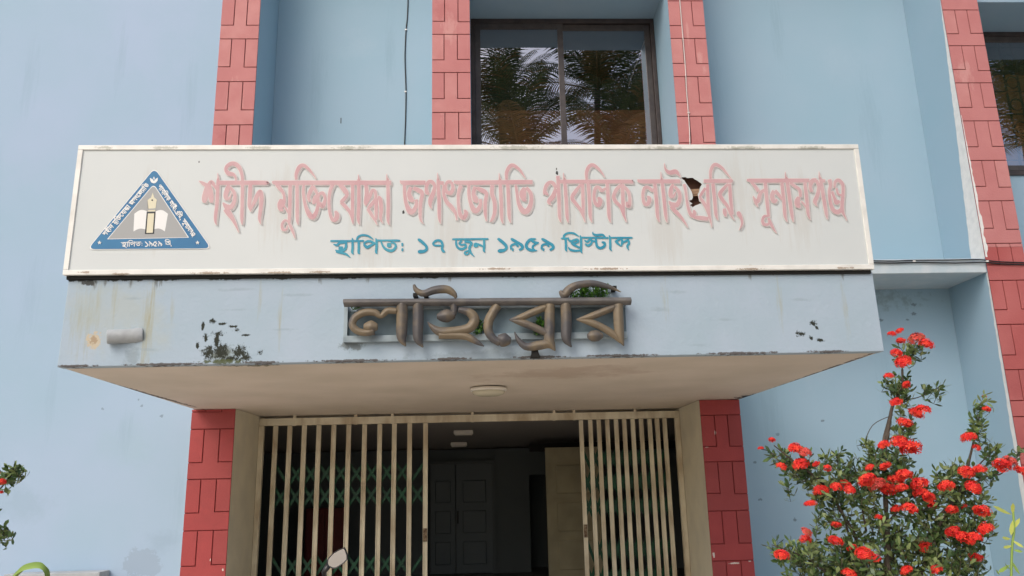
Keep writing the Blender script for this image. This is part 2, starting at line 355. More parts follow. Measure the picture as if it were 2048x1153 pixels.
# scraped primer strips beside the right pillar (on the pillar's left cheek)
m = MB(); z = LZ1+.002; vs = []
N = 60
for i in range(N+1):
    zz = LZ1+.002+(8.9-LZ1)*i/N
    wd = max(0.006, 0.30*(1-(zz-LZ1)/4.1)**1.1) if zz < 8.6 else 0.006
    vs += [(F4[0]-.003, D+.008, zz), (F4[0]-.003, D+.01+wd+rnd.uniform(-.006, .006), zz)]
m.add(vs, [(2*i, 2*i+1, 2*i+3, 2*i+2) for i in range(N)]).build('scraped_primer_strip', WHITE, B)
m = MB(); vs = []
for i in range(N+1):
    zz = LZ0-.002-(LZ0)*i/N
    wd = 0.02+0.10*(i/N)+rnd.uniform(-.008, .008)
    vs += [(F4[0]-.003, D+.008, zz), (F4[0]-.003, D+.01+wd, zz)]
m.add(vs, [(2*i, 2*i+1, 2*i+3, 2*i+2) for i in range(N)]).build('scraped_primer_strip', WHITE, B)
# primer that runs raggedly onto the brick face
m = MB(); vs = []
for i in range(41):
    zz = LZ1+.01+(6.6-LZ1)*i/40
    vs += [(F4[0]-.002, D-.0115, zz), (F4[0]+.004+max(0, .055*(1-i/40))*rnd.uniform(.35, 1), D-.0115, zz)]
m.add(vs, [(2*i, 2*i+1, 2*i+3, 2*i+2) for i in range(40)]).build('scraped_primer_edge', WHITE, B)

# canopy ---------------------------------------------------------------
FB = 0.10
stain_shade(SOFF, (0.20, 0.13, 0.09), (-0.4, 0.10, ZS), (3.6, 0.06, 0.3), 0.52, 0.15, 8, 0.8)
stain_shade(SOFF, (0.06, 0.07, 0.035), tuple(at(495, 737, 0.1)), (0.45, 0.16, 0.3), 0.5, 0.12, 16, 0.9)
stain_shade(SOFF, (0.42, 0.31, 0.24), (0.6, 1.0, ZS), (1.6, 0.9, .5), 0.55, 0.35, 2.2, 0.5)
stain_shade(SOFF, (0.03, 0.03, 0.03), tuple(at(1495, 788, D-.25)), (0.2, 0.5, 0.3), 0.5, 0.12, 12, 1)
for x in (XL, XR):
    stain_shade(SOFF, (0.10, 0.08, 0.06), (x+(-.06 if x < 0 else -.03), 1.8, ZS), (0.05, 3.2, 0.3), 0.5, 0.15, 9, 0.9)
cz0, cz1 = ZS, ZC
bx0, bx1 = F1[0]+.0, F3[1]+.0
zbl, zbr, ztl, ztr = at(115, 735, 0).z, at(1768, 703, 0).z, at(131, 561, 0).z, at(1752, 543, 0).z
sl = MB().hexa([(XL+.004,FB,zbl+.006),(XR-.004,FB,zbr+.006),(bx1,W,cz0),(bx0,W,cz0),(XL+.012,FB,ztl-.004),(XR-.012,FB,ztr-.004),(bx1,W,cz1-.004),(bx0,W,cz1-.004)]).build('canopy_slab', SOFF, B)
# fascia stains and darker patches
def fs(u, v): return tuple(at(u, v, 0))
Q = lambda rows: [(fs(r[0], r[1]), (r[2], .3, r[3]))+tuple(r[4:5]) for r in rows]
stain_shade(FASC, (0.385, 0.435, 0.43), fs(230, 640), (.75, .3, .6), 0.45, 0.5, 3, .75)
stains_shades(FASC, (0.345, 0.36, 0.29), Q([(160,640,.15,.5,.5),(178,640,.045,.5),(195,615,.04,.4),(230,605,.04,.35),(345,610,.03,.25,.5),(520,600,.03,.3,.5),(560,640,.05,.4,.52),(1330,600,.05,.35,.52),(1560,610,.05,.4,.5),(1690,620,.04,.45,.5)]), 0.42, 0.6, 7, .75, (7, 1, .5), 0.6)
stain_shade(FASC, (0.34, 0.345, 0.26), fs(296, 650), (.07, .3, .60), 0.40, 0.5, 7, .9, (7, 1, .5), 0.6)
stains_shades(FASC, (0.12, 0.12, 0.10), Q([(u, 566-(u-128)*.0105, .03, wz) for u, wz in [(190,.13),(210,.07),(262,.1),(312,.14),(322,.08),(640,.06),(735,.05),(900,.05),(1500,.06),(1685,.08)]]), 0.48, 0.4, 16, .7, (4, 1, .6))
stains_shades(FASC, (0.26, 0.32, 0.36), Q([(470,580,.35,.03),(260,598,.2,.03),(600,590,.3,.025),(470,620,.2,.02),(1350,585,.3,.03),(1450,640,.2,.03),(1600,600,.2,.03),(300,700,.15,.03),(560,660,.2,.02),(1400,690,.2,.03),(1320,620,.15,.05)]), 0.52, 0.4, 11, .4, (.8, 1, 2))
stains_shades(FASC, (0.05, 0.052, 0.046), Q([(178,566,.13,.05)]+[(u, 560-(u-128)*.0105, wd, .035) for u, wd in [(150,.2),(250,.3),(330,.3),(450,.3),(560,.25),(700,.3),(860,.4),(1040,.4),(1200,.3),(1400,.25),(1560,.2),(1690,.2)]]), 0.54, 0.12, 18, .95, (1, 1, .5))
stain_shade(FASC, (0.13, 0.15, 0.12), fs(448, 708), (.30, .3, .12), 0.5, 0.45, 20, .9)
stains_shades(FASC, (0.022, 0.026, 0.018), Q([(418,706,.1,.1,.5),(442,704,.11,.135,.48),(433,682,.045,.115,.46),(480,704,.1,.09,.48),(492,716,.07,.06,.5),(462,718,.18,.04,.5),(406,652,.021,.058,.42),(411,676,.027,.063,.42),(395,690,.021,.045,.42),(425,643,.04,.035,.46),(446,648,.07,.02,.48),(466,653,.06,.02,.48),(491,671,.05,.014,.4),(436,668,.12,.06,.64),(474,662,.07,.04,.62),(520,705,.06,.06,.66),
    (1627,647,.05,.045,.47),(1622,676,.038,.035,.5),(1600,668,.10,.05,.6),(1640,680,.07,.04,.6),(1634,655,.03,.03,.5)]), 0.46, 0.2, 40, 1.0, (1, 1, .8), 0.75)
stain_shade(FASC, (0.07, 0.085, 0.03), fs(445, 724), (.32, .3, .035), 0.5, 0.2, 22, .9)
stains_shades(FASC, (0.50, 0.43, 0.31), Q([(187,681,.10,.115)]), 0.52, 0.06, 26, .9)
stains_shades(FASC, (0.34, 0.25, 0.16), Q([(187,681,.07,.08)]), 0.64, 0.1, 40, .8)
stains_shades(FASC, (0.22, 0.27, 0.30), Q([(262,715,.12,.16),(960,712,1.0,.09,.54)]), 0.5, 0.3, 8, .55)  # darker patches below the pipe and below the raised letters
stains_shades(FASC, (0.10, 0.11, 0.10), Q([(705,690,.18,.1)]), 0.55, 0.2, 16, .7)
stains_shades(FASC, (0.07, 0.05, 0.038), Q([(u, 733-(u-115)*.0194, wd, .018) for u, wd in [(150,.3),(330,.55),(520,.3),(700,.55),(900,.3),(1080,.4),(1240,.55),(1480,.55),(1660,.3)]]), 0.5, 0.14, 18, .85)
MB().hexa([(XL,0,zbl),(XR,0,zbr),(XR,FB-.002,zbr),(XL,FB-.002,zbl),(XL+.01,0,ztl),(XR-.01,0,ztr),(XR-.01,FB-.002,ztr),(XL+.01,FB-.002,ztl)]).build('canopy_fascia', FASC, B, bevel=0.006)
# entrance ------------------------------------------------------------
MB().box(F1[0]-4, F3[1]+4, GY+.28, GY+.30, ZS+.02, ZC).build('entrance_lintel', SOFF, B)
MB().box(F1[1]+.001, F3[0]-.001, W+.002, GY+.279, ZS-.0, ZS+.12).build('entrance_soffit', SOFF, B)
# hall inside
HX0, HX1, HY1 = -4.6, 4.3, 9.2
DY = 8.4
m = MB().hexa([(HX0,GY+.32,2.66),(HX1,GY+.32,2.66),(HX1,HY1,2.28),(HX0,HY1,2.28),(HX0,GY+.32,2.9),(HX1,GY+.32,2.9),(HX1,HY1,2.9),(HX0,HY1,2.9)]).build('hall_ceiling', CEIL, B)
MB().box(HX0, HX1, GY+.25, HY1, 0.02, 0.14).build('hall_floor', mat('dark_terrazzo', (0.10, 0.095, 0.09), 0.5), B)
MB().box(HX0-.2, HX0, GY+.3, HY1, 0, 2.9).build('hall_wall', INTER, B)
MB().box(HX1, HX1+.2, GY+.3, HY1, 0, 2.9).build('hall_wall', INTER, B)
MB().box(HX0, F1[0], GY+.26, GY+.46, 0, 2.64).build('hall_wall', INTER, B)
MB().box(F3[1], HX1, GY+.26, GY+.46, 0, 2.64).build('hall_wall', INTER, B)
b0_, b1_ = at(1060, 889, 7.4), at(1200, 880, 7.4)
MB().box(b0_.x, HX1, 7.4, 7.6, b0_.z-.12, b0_.z+.02).build('hall_beam', DARK, B)
def door(name, x0, x1, y, z1, m, n_pan=3, parent=B):
    o = MB().box(x0, x1, y, y+.05, .15, z1).build(name, m, parent)
    for k in range(n_pan):
        a = .3+(z1-.45)*k/n_pan; b_ = .3+(z1-.45)*(k+1)/n_pan-.14
        w_ = x1-x0
        MB().prism([(x0+w_*.18, a), (x1-w_*.18, a), (x1-w_*.18, b_), (x0+w_*.18, b_)], y-.035, y-.002).build('door_panel', m, o, bevel=.022)
    return o
dl, dr = at(862, 930, DY), at(984, 930, DY); dm = at(911, 930, DY)
door('door', dl.x, dm.x-.008, DY, dl.z, DOORD); door('door', dm.x+.008, dr.x, DY, dl.z, DOORD)
MB().box(dr.x+.001, dr.x+.06, DY-.03, DY+.1, .14, dl.z+.06).build('door_frame', INTER, B)
MB().box(dl.x-.06, dr.x, DY-.03, DY+.1, dl.z+.002, dl.z+.06).build('door_frame', INTER, B)
ax0, ax1 = at(1058, 960, DY).x, at(1092, 960, DY).x
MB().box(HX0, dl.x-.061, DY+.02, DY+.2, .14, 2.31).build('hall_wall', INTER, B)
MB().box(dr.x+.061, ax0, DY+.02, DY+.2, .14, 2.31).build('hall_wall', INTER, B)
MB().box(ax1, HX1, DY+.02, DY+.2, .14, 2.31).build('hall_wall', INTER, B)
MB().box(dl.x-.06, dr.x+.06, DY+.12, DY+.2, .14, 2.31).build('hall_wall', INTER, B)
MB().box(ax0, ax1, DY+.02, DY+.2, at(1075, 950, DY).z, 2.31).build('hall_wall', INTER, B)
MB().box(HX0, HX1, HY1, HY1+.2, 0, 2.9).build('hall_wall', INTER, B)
m = MB().box(dm.x+.03, dm.x+.05, DY-.045, DY-.005, 1.0, 1.22).build('door_bolt', DARK, B)
a_, b_ = at(1090, 896, 7.0), at(1200, 892, 7.0)
door('open_door', a_.x, b_.x, 7.0, a_.z, DOORC)
a_, b_ = at(612, 1018, 7.6), at(690, 1018, 7.6)
MAROON = mat('maroon_cupboard', (0.13, 0.018, 0.018), 0.5)
cup = empty('cupboard', (a_.x, 7.6, .14), 'dark maroon cupboard standing in the dim hall behind the widely spread gate leaf', 'cupboard')
MB().box(a_.x, b_.x, 7.6, 8.0, .14, a_.z).build('carcass', MAROON, cup, bevel=.008)
MB().box(a_.x+.02, (a_.x+b_.x)/2-.004, 7.58, 7.598, .2, a_.z-.03).build('door', MAROON, cup, bevel=.004)
MB().box((a_.x+b_.x)/2+.004, b_.x-.02, 7.58, 7.598, .2, a_.z-.03).build('door', MAROON, cup, bevel=.004)
# gate track along the top of the opening
tz0 = at(930, 838, GY).z - .02
TRK = MB().box(F1[1]+.004, F3[0]-.004, GY-.03, GY+.03, ZS-.135, ZS-.035).build('gate_track', GATE, B, bevel=.006)
m = MB()
for u in (590, 712, 785, 945, 1108, 1148, 1270):
    p = at(u, 835, GY); MB().box(p.x-.018, p.x+.018, GY-.036, GY+.02, ZS-.14, ZS-.001).build('track_hanger', GATE, TRK)
# side posts of the gate frame
for x0, x1 in ((F1[1]+.004, F1[1]+.075), (F3[0]-.075, F3[0]-.004)):
    MB().box(x0, x1, GY-.035, GY+.035, .15, ZS-.138).build('gate_post', GATE, TRK, bevel=.006)

# windows ---------------------------------------------------------------
def window(x0, x1, z0, z1, stiles, name='window'):
    o = MB().box(x0, x1, W-.03, W+.07, z1-.07, z1).box(x0, x1, W-.03, W+.07, z0, z0+.07).box(x0, x0+.06, W-.03, W+.07, z0+.07, z1-.07).box(x1-.06, x1, W-.03, W+.07, z0+.07, z1-.07).build(name, FRAME, B, bevel=.004)
    for (a, b, y) in stiles:   # sashes
        MB().box(a, a+.085, y, y+.035, z0+.075, z1-.075).box(b-.085, b, y, y+.035, z0+.075, z1-.075).box(a+.085, b-.085, y, y+.035, z1-.17, z1-.075).box(a+.085, b-.085, y, y+.035, z0+.075, z0+.16).build('sash', FRAMEM, o, bevel=.003)
        MB().add([(a+.08, y+.018, z0+.15), (b-.08, y+.018, z0+.15), (b-.08, y+.018, z1-.16), (a+.08, y+.018, z1-.16)], [(0, 1, 2, 3)]).build('pane', GLASS, o)
    return o
mx = at(1125, 200, W).x
wx0, wx1 = F2[1]+.004, F3[0]-.004
win = window(wx0, wx1, WZ0+.002, WZ1-.002, [(wx0+.062, mx+.045, W-.02), (mx-.04, wx1-.062, W+.022)])
rx0, rx1 = F4[1]+.004, F5[0]-.004
rmx = (rx0+rx1)/2
rwin = window(rx0, rx1, RZ0+.002, RZ1-.002, [(rx0+.062, rmx+.045, W-.02), (rmx-.04, rx1-.062, W+.022)])
# curtains behind the panes, dark room behind
cz = at(1125, 222, W+.2).z
m = MB(); vs = []; n = 120
for i in range(n+1):
    x = wx0+(wx1-wx0)*i/n; y = W+.19+.006*math.sin(i*.5)+.006*math.sin(i*.17)
    vs += [(x, y, WZ0), (x, y, cz)]
m.add(vs, [(2*i, 2*i+2, 2*i+3, 2*i+1) for i in range(n)]).build('curtain', CURT, win, smooth=True)
cz = at(2010, 150, W+.2).z
m = MB(); vs = []
for i in range(n+1):
    x = rx0+(rx1-rx0)*i/n; y = W+.21+.018*math.sin(i*1.05)+.01*math.sin(i*.37)
    vs += [(x, y, RZ0), (x, y, cz)]
CURT2 = mat('ochre_curtain', (0.50, 0.24, 0.06), 0.8, (0.32, 0.12, 0.04), 1.2, 5)
m.add(vs, [(2*i, 2*i+2, 2*i+3, 2*i+1) for i in range(n)]).build('curtain', CURT2, rwin, smooth=True)
m = MB()
for i in range(13):
    x = rx0+.12+i*.215
    m.box(x-.013, x+.013, W+.112, W+.134, RZ0+.08, RZ1-.08)
for k in range(6):
    z = RZ0+.3+k*(RZ1-RZ0-.5)/5
    m.box(rx0+.07, rx1-.07, W+.10, W+.114, z-.008, z+.008)
    for i in range(0, 12, 2):
        x = rx0+.12+i*.215+.1075
        q = [(x+.1*math.cos(t/12*2*math.pi), W+.107, z+.16+.1*math.sin(t/12*2*math.pi)) for t in range(13)]
        m.tube(q, .012, 5, cap=False)
m.build('grille', DARK, rwin)
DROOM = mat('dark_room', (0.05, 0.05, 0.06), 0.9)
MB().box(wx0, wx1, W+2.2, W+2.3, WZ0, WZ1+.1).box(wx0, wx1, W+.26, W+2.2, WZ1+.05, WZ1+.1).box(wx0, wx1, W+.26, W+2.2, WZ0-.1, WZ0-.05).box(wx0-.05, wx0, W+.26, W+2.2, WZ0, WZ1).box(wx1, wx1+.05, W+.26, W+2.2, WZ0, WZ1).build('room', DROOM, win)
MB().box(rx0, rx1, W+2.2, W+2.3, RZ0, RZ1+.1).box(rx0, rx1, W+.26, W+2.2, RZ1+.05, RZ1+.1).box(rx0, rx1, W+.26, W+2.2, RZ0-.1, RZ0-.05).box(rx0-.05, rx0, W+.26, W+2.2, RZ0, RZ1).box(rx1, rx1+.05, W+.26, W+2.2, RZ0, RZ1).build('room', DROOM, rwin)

# ------------------------------------------------------------------ folding gate leaves
def gate_leaf(us, vref, bw, label, rows, end):
    xs = [at(u, vref, GY).x for u in us]
    g = empty('folding_gate', (sum(xs)/len(xs), GY, .15), label, 'gate', 'leaves of the sliding collapsible gate')
    for x in xs:
        z1 = ZS-.137+rnd.uniform(-.004, 0)
        m = MB().box(x-bw/2, x+bw/2, GY-.012, GY+.012, .17, z1).box(x-bw/2, x-bw/2+.012, GY-.024, GY-.012, .17, z1).box(x+bw/2-.012, x+bw/2, GY-.024, GY-.012, .17, z1)
        m.build('bar', GATE, g)
    x = xs[end]; d_ = bw*.1
    z_ = at(850, 1068, GY).z
    MB().box(x-bw*.42, x+bw*.42, GY-.034, GY-.0245, z_-.10, z_+.07).build('lock_plate', mat('rusty_lock_plate', (0.26, 0.20, 0.13), 0.7, (0.10, 0.055, 0.03), 30, 7, .4, .6), g, bevel=.003)
    for (za, zb) in rows:
        m = MB()
        y = GY+.03
        for i in range(-1, len(xs)-1):
            a = xs[max(i, 0)]; b = xs[min(i+2, len(xs)-1)]
            if b-a < .02: continue
            zl, zh = za, zb
            if i < 0 or i+2 > len(xs)-1: zh = za+(zb-za)*.5
            for (p, q, yy) in (((a, zl), (b, zh), y), ((a, zh+(zl-za)), (b, zl), y+.008)):
                dx, dz = q[0]-p[0], q[1]-p[1]; L = math.hypot(dx, dz); nx, nz = -dz/L*.019, dx/L*.019
                k = i*.0004
                m.prism([(p[0]+nx, p[1]+nz), (p[0]-nx, p[1]-nz), (q[0]-nx, q[1]-nz), (q[0]+nx, q[1]+nz)], yy+k, yy+k+.004)
        m.build('scissor_lattice', GREEN, g)
    return g
zr = lambda v: at(700, v, GY+.03).z
gate_leaf([551, 579.4, 608.5, 637.6, 667.4, 697.5, 729.2, 759.6, 788.7, 819.5, 851.2], 877, .062, 'cream barred gate leaf drawn out with wide gaps, left of the open doorway',
          [(zr(1015), zr(925)), (zr(1200), zr(1108))], -1)
gate_leaf([1163, 1181.8, 1198.8, 1215.8, 1233.6, 1250, 1267, 1284, 1301, 1316, 1331], 879, .056, 'cream barred gate leaf pushed together with narrow gaps, right of the open doorway',
          [(zr(1000), zr(905)), (zr(1050), zr(955)), (zr(1200), zr(1085)), (zr(1260), zr(1150))], 0)

# ------------------------------------------------------------------ sign
SY = -0.04
sz0, sz1 = (at(128, 555, SY).z+at(1750, 537, SY).z)/2, (at(155, 292, SY).z+at(1713, 290, SY).z)/2
sz0 = max(sz0, (ztl+ztr)/2+.018)
sx0, sx1 = at(141, 424, SY).x, at(1731, 414, SY).x
SG = empty('signboard', (0, 0, sz0), 'long white signboard with faded red title and blue triangle emblem on the canopy', 'signboard')
TH = 0.0052       # the board hangs a hair lower at its right end
SG.rotation_euler.y = TH
def spt(u, v): 
    p = at(u, v, SY); return (p.x, p.z+TH*p.x)
fw = .043
HOLE = [(0,315),(60,310),(75,322),(140,318),(165,338),(190,350),(245,390),(228,420),(220,440),(212,480),(198,505),(205,540),(215,590),(240,596),(268,608),(225,612),(200,625),(170,635),(140,655),(128,640),(100,636),(120,622),(138,612),(116,598),(98,575),(128,570),(142,548),(138,510),(128,480),(110,445),(85,410),(60,375),(45,350),(20,332)]
hole = [spt(1360+x/5.689, 300+y/5.689) for x, y in HOLE]
bm = bmesh.new()
def loop(ps, y):
    vs = [bm.verts.new((x, y, z-sz0)) for x, z in ps]
    return [bm.edges.new((vs[i], vs[(i+1) % len(vs)])) for i in range(len(vs))]
ed = loop([(sx0+.01, sz0+.01), (sx1-.01, sz0+.01), (sx1-.01, sz1-.01), (sx0+.01, sz1-.01)], SY)+loop(hole, SY)
bmesh.ops.triangle_fill(bm, use_beauty=True, use_dissolve=False, edges=ed)
# drop any triangle that fell inside the hole
def inside(x, z):
    c = False; n = len(hole)
    for i in range(n):
        (x1, z1), (x2, z2) = hole[i], hole[(i+1) % n]
        if (z1 > z) != (z2 > z) and x < (x2-x1)*(z-z1)/(z2-z1)+x1: c = not c
    return c
bad = [f for f in bm.faces if inside(f.calc_center_median().x, f.calc_center_median().z+sz0)]
bmesh.ops.delete(bm, geom=bad, context='FACES')
me = bpy.data.meshes.new('sign_face'); bm.to_mesh(me); bm.free(); me.materials.append(PANEL)
sf = bpy.data.objects.new('sign_face', me); C.objects.link(sf); sf.parent = SG
md = sf.modifiers.new('solid', 'SOLIDIFY'); md.thickness = .004; md.offset = -1 if False else 1
# weathering of the panel: rust and grime along the foot, faint vertical washes
_o = lambda u, v: (spt(u, v)[0], SY, spt(u, v)[1]-sz0)
stains_shades(PANEL, (0.27, 0.19, 0.13), [(_o(u, 549-(u-128)*.0105), (wd, .3, .03)) for u, wd in [(200,.5),(420,.6),(640,.5),(990,.5),(820,.4),(1250,.5),(1500,.5)]], 0.54, 0.12, 22, .8)
stains_shades(PANEL, (0.51, 0.515, 0.49), [(_o(u, v), (.35, .3, .6)) for u, v in [(300,430),(560,420),(740,480),(905,470),(1130,440),(1330,460),(1600,420),(1480,380)]], 0.5, 0.4, 5, .6, (5, 1, .35))
stains_shades(PANEL, (0.03, 0.03, 0.03), [(_o(u, v), (r, .3, r*1.6)) for u, v, r in [(1113,347,.016),(1112,338,.01),(806,425,.014),(397,324,.01)]], 0.45, 0.08, 40)
stains_shades(ALU, (0.26, 0.17, 0.10), [(_o(u, v-2), (wd, .3, .016)) for u, v, wd in [(172,548,.10),(240,551,.12),(420,549,.3),(560,548,.2),(640,547,.15),(990,541,.22),(1210,541,.3),(1500,541,.2),(1690,539,.15)]], 0.52, 0.18, 30, .75)
stains_shades(ALU, (0.36, 0.37, 0.31), [(_o(u, 297), (wd, .3, .03)) for u, wd in [(210,.15),(330,.2),(520,.25),(700,.3),(1030,.4),(1330,.3),(1480,.3),(1620,.2)]], 0.5, 0.3, 16, .8)
# frame
MB().box(sx0, sx1, SY-.012, SY+.12, sz1-fw, sz1).build('frame_rail', ALU, SG, bevel=.004)
MB().box(sx0, sx1, SY-.012, SY+.12, sz0, sz0+fw).build('frame_rail', ALU, SG, bevel=.004)
MB().box(sx0, sx0+fw, SY-.012, SY+.12, sz0+fw+.001, sz1-fw-.001).build('frame_stile', ALU, SG, bevel=.004)
MB().box(sx1-fw, sx1, SY-.012, SY+.12, sz0+fw+.001, sz1-fw-.001).build('frame_stile', ALU, SG, bevel=.004)
MB().box(sx0+fw, sx1-fw, SY+.10, SY+.118, sz0+fw, sz1-fw).build('back_sheet', BROWN, SG)
hc = spt(1385, 384)
MB().hexa([(hc[0]-.5,SY+.05,hc[1]-.055),(hc[0]+.5,SY+.05,hc[1]+.01),(hc[0]+.5,SY+.09,hc[1]+.01),(hc[0]-.5,SY+.09,hc[1]-.055),(hc[0]-.5,SY+.05,hc[1]+.01),(hc[0]+.5,SY+.05,hc[1]+.075),(hc[0]+.5,SY+.09,hc[1]+.075),(hc[0]-.5,SY+.09,hc[1]+.01)]).build('batten', WOOD, SG)
MB().box(sx0+.02, sx1-.02, -.02, .05, sz0-.03, sz0-.001).build('gap_shade_strip', DARK, SG)  # black strip filling the gap under the board, standing for its shade

# ---- lettering: strokes (x, y, width) measured on the board
def K(ox, oy, sc): return lambda ps: [(ox+x/sc, oy+y/sc, wd/sc) for x, y, wd in ps]
k1, k2, k3, k4 = K(380,300,5.689), K(700,300,5.689), K(1040,300,5.689), K(1360,300,5.689)
WORDS = []   # list of words; each a list of strokes/polygons in photo units
def stem(x, y0, x1, y1, w=42): 
    dx = x1-x
    return [(x, y0, w), (x+dx*.45, y0+(y1-y0)*.5, w), (x+dx*.7, y1-70, w*.9), (x+dx+8, y1, 8)]
def spike(x, y0, xm, ym, x1, y1, w=42):
    return [(x, y0, 7), (x+6, ym-20, 22), (xm, ym+10, w-4), ((xm+x1)/2, (ym+y1)/2, w), (x1-8, y1-70, w*.88), (x1+6, y1, 7)]
def hook(x, y): # short-i / hook, top at about (x+110,y-175)
    return [(x, y, 32), (x-2, y-75, 40), (x+30, y-145, 48), (x+85, y-168, 42), (x+150, y-125, 34), (x+195, y-65, 22), (x+225, y-18, 7)]
w1 = [k1(s) for s in [
 [(100,358,10),(140,382,38),(190,412,50)], [(200,400,46),(180,480,62),(166,560,68),(160,606,34)], [(215,400,40),(228,480,62),(240,555,62),(244,606,32)],
 [(205,405,40),(240,372,46),(274,410,36),(304,465,20)], spike(312,270,316,355,296,860),
 [(318,379,50),(600,379,50),(850,379,50),(875,385,38)],
 [(597,400,40),(585,280,38),(545,190,50),(480,160,50),(420,190,44),(405,235,40),(440,275,54),(490,285,40),(515,320,26),(520,360,20)], stem(597,355,586,860),
 [(440,395,30),(425,450,58),(405,520,54),(415,560,44),(450,550,24),(472,495,8)], [(450,430,30),(500,490,40),(505,580,44),(470,650,56),(420,655,66),(372,606,16)],
 [(395,680,46),(440,725,66),(490,800,44),(530,880,26),(554,945,5)],
 [(685,400,46),(680,540,48),(675,640,42),(692,710,7)], [(690,690,18),(730,600,44),(770,510,50),(800,480,44),(812,560,50),(800,700,44),(790,790,36),(805,850,8)]]]
w2 = [k1(s) for s in [
 [(950,360,12),(985,379,50),(1400,379,52),(2100,379,52),(2285,379,50)],
 [(960,372,24),(1010,432,48),(1060,500,34),(1072,600,30),(1050,650,30)], [(1040,565,40),(1028,625,72),(1035,680,58),(1062,690,20)], [(1070,640,20),(1100,690,24),(1125,740,20)],
 [(1137,405,42),(1135,600,42),(1130,780,40),(1124,860,22)],
 [(1130,835,18),(1085,806,30),(1047,850,32),(1058,910,36),(1098,908,24),(1106,862,14)], [(1112,810,24),(1145,880,36),(1175,950,28),(1194,1012,5)],
 stem(1214,355,1222,860), [(1205,345,32),(1205,280,40),(1240,202,50),(1290,182,42),(1350,230,34),(1400,290,20),(1432,338,6)],
 [(1290,405,28),(1287,500,36),(1312,640,40),(1360,745,60),(1402,765,58),(1440,700,44),(1456,600,38),(1440,500,34),(1400,430,40)],
 [(1400,410,40),(1370,470,50),(1346,540,40),(1362,596,30)], [(1425,520,30),(1418,580,62),(1400,622,22)],
 [(1450,570,26),(1470,510,38),(1510,500,40),(1536,560,36),(1512,640,50),(1488,640,36),(1484,600,24)],
 [(1620,400,44),(1590,480,40),(1578,600,36),(1590,720,36),(1620,800,40),(1660,790,56),(1670,740,54),(1650,700,26)],
 [(1700,395,50),(1760,470,58),(1782,520,40),(1735,580,44),(1706,596,24)], [(1716,600,40),(1770,655,44),(1820,720,36),(1852,830,12)], stem(1846,400,1846,850,40),
 spike(1910,285,1916,355,1920,855)]]
w2 += [k2(s) for s in [
 [(178,400,44),(187,500,48),(170,600,34),(182,642,12)], [(180,630,24),(220,540,40),(250,468,40),(282,480,38),(286,560,34),(230,640,44),(196,672,20)],
 [(200,672,40),(240,740,38),(280,800,28),(308,860,6)], [(296,560,44),(296,700,42),(298,800,26)], [(310,545,36),(340,565,46),(352,680,46),(346,780,34),(368,840,6)],
 spike(412,280,426,355,438,860)]]
w3 = [k2(s) for s in [
 [(565,352,10),(600,378,50),(730,378,52),(855,378,50)],
 [(615,405,38),(620,520,40),(637,620,44),(680,705,66),(722,695,56),(752,630,42),(748,570,40)], [(690,430,48),(668,500,48),(690,565,62),(724,590,30)],
 [(715,440,36),(780,468,56),(818,505,46),(800,610,44),(795,720,40),(802,800,28),(832,845,6)],
 [(940,368,36),(890,372,48),(865,430,40),(872,490,46),(898,505,24)], [(930,372,46),(960,415,40),(945,490,50),(915,565,56),(908,625,38),(926,678,5)],
 spike(990,268,998,355,1022,845), [(1000,378,44),(1062,384,40)],
 [(1150,372,40),(1105,372,40),(1082,420,34),(1095,480,40),(1140,496,48),(1167,440,42),(1150,372,30)], [(1065,400,32),(1062,500,36),(1092,590,44),(1150,655,50),(1198,725,36),(1212,806,14)],
 [(1185,352,10),(1230,378,48),(1600,376,52),(1960,372,52),(2070,372,48)],
 [(1258,410,48),(1230,500,40),(1230,620,36),(1250,740,44),(1290,778,50),(1318,722,48),(1295,690,24)],
 [(1347,405,36),(1350,520,40),(1372,620,44),(1412,695,62),(1452,685,54),(1482,620,40),(1476,565,36)], [(1420,425,48),(1400,500,44),(1425,570,66),(1448,605,24)],
 [(1440,440,36),(1500,468,56),(1547,505,44),(1535,600,42),(1535,720,38),(1548,815,14)],
 [(1615,405,48),(1610,500,46),(1640,600,46),(1642,720,44),(1612,800,34),(1588,822,10)], spike(1690,270,1702,355,1730,845),
 stem(1790,395,1816,835), [(1775,345,32),(1776,262,42),(1810,197,48),(1852,182,42),(1920,230,34),(1962,287,20),(1988,328,6)],
 [(1880,405,28),(1895,500,36),(1917,620,44),(1967,700,66),(2020,690,62),(2056,600,48),(2050,500,44),(2000,432,36)], [(1985,436,46),(1960,500,80),(1975,566,56),(2002,580,14)]]]
w4 = [k3(s) for s in [
 [(284,510,46),(276,470,40),(300,402,46),(345,372,40),(382,398,44),(402,440,36)], [(284,490,46),(312,520,20)], [(402,445,40),(372,530,56),(326,592,50),(346,632,8)],
 stem(424,300,456,830), [(415,366,44),(800,366,46),(1235,366,46),(1260,372,34)], spike(488,268,502,350,540,835),
 [(690,395,28),(630,472,46),(588,548,46),(625,612,42),(682,685,38),(716,760,28),(738,830,6)], [(706,390,38),(712,600,40),(718,760,26)],
 stem(770,385,806,830), [(752,345,30),(750,262,40),(777,197,44),(822,178,42),(880,217,34),(927,272,20),(957,322,6)],
 [(968,440,26),(925,468,42),(890,432,38),(852,444,42),(836,530,36),(852,610,40),(890,636,48),(906,580,56),(880,545,26)], stem(986,385,1018,830),
 [(1160,398,36),(1100,445,46),(1060,530,42),(1082,592,42),(1140,655,38),(1176,745,32),(1206,830,5)], [(1160,395,42),(1166,600,42),(1178,740,26)],
 [(1172,420,36),(1222,475,40),(1242,560,36),(1236,636,48),(1214,638,38),(1208,595,24)]]]
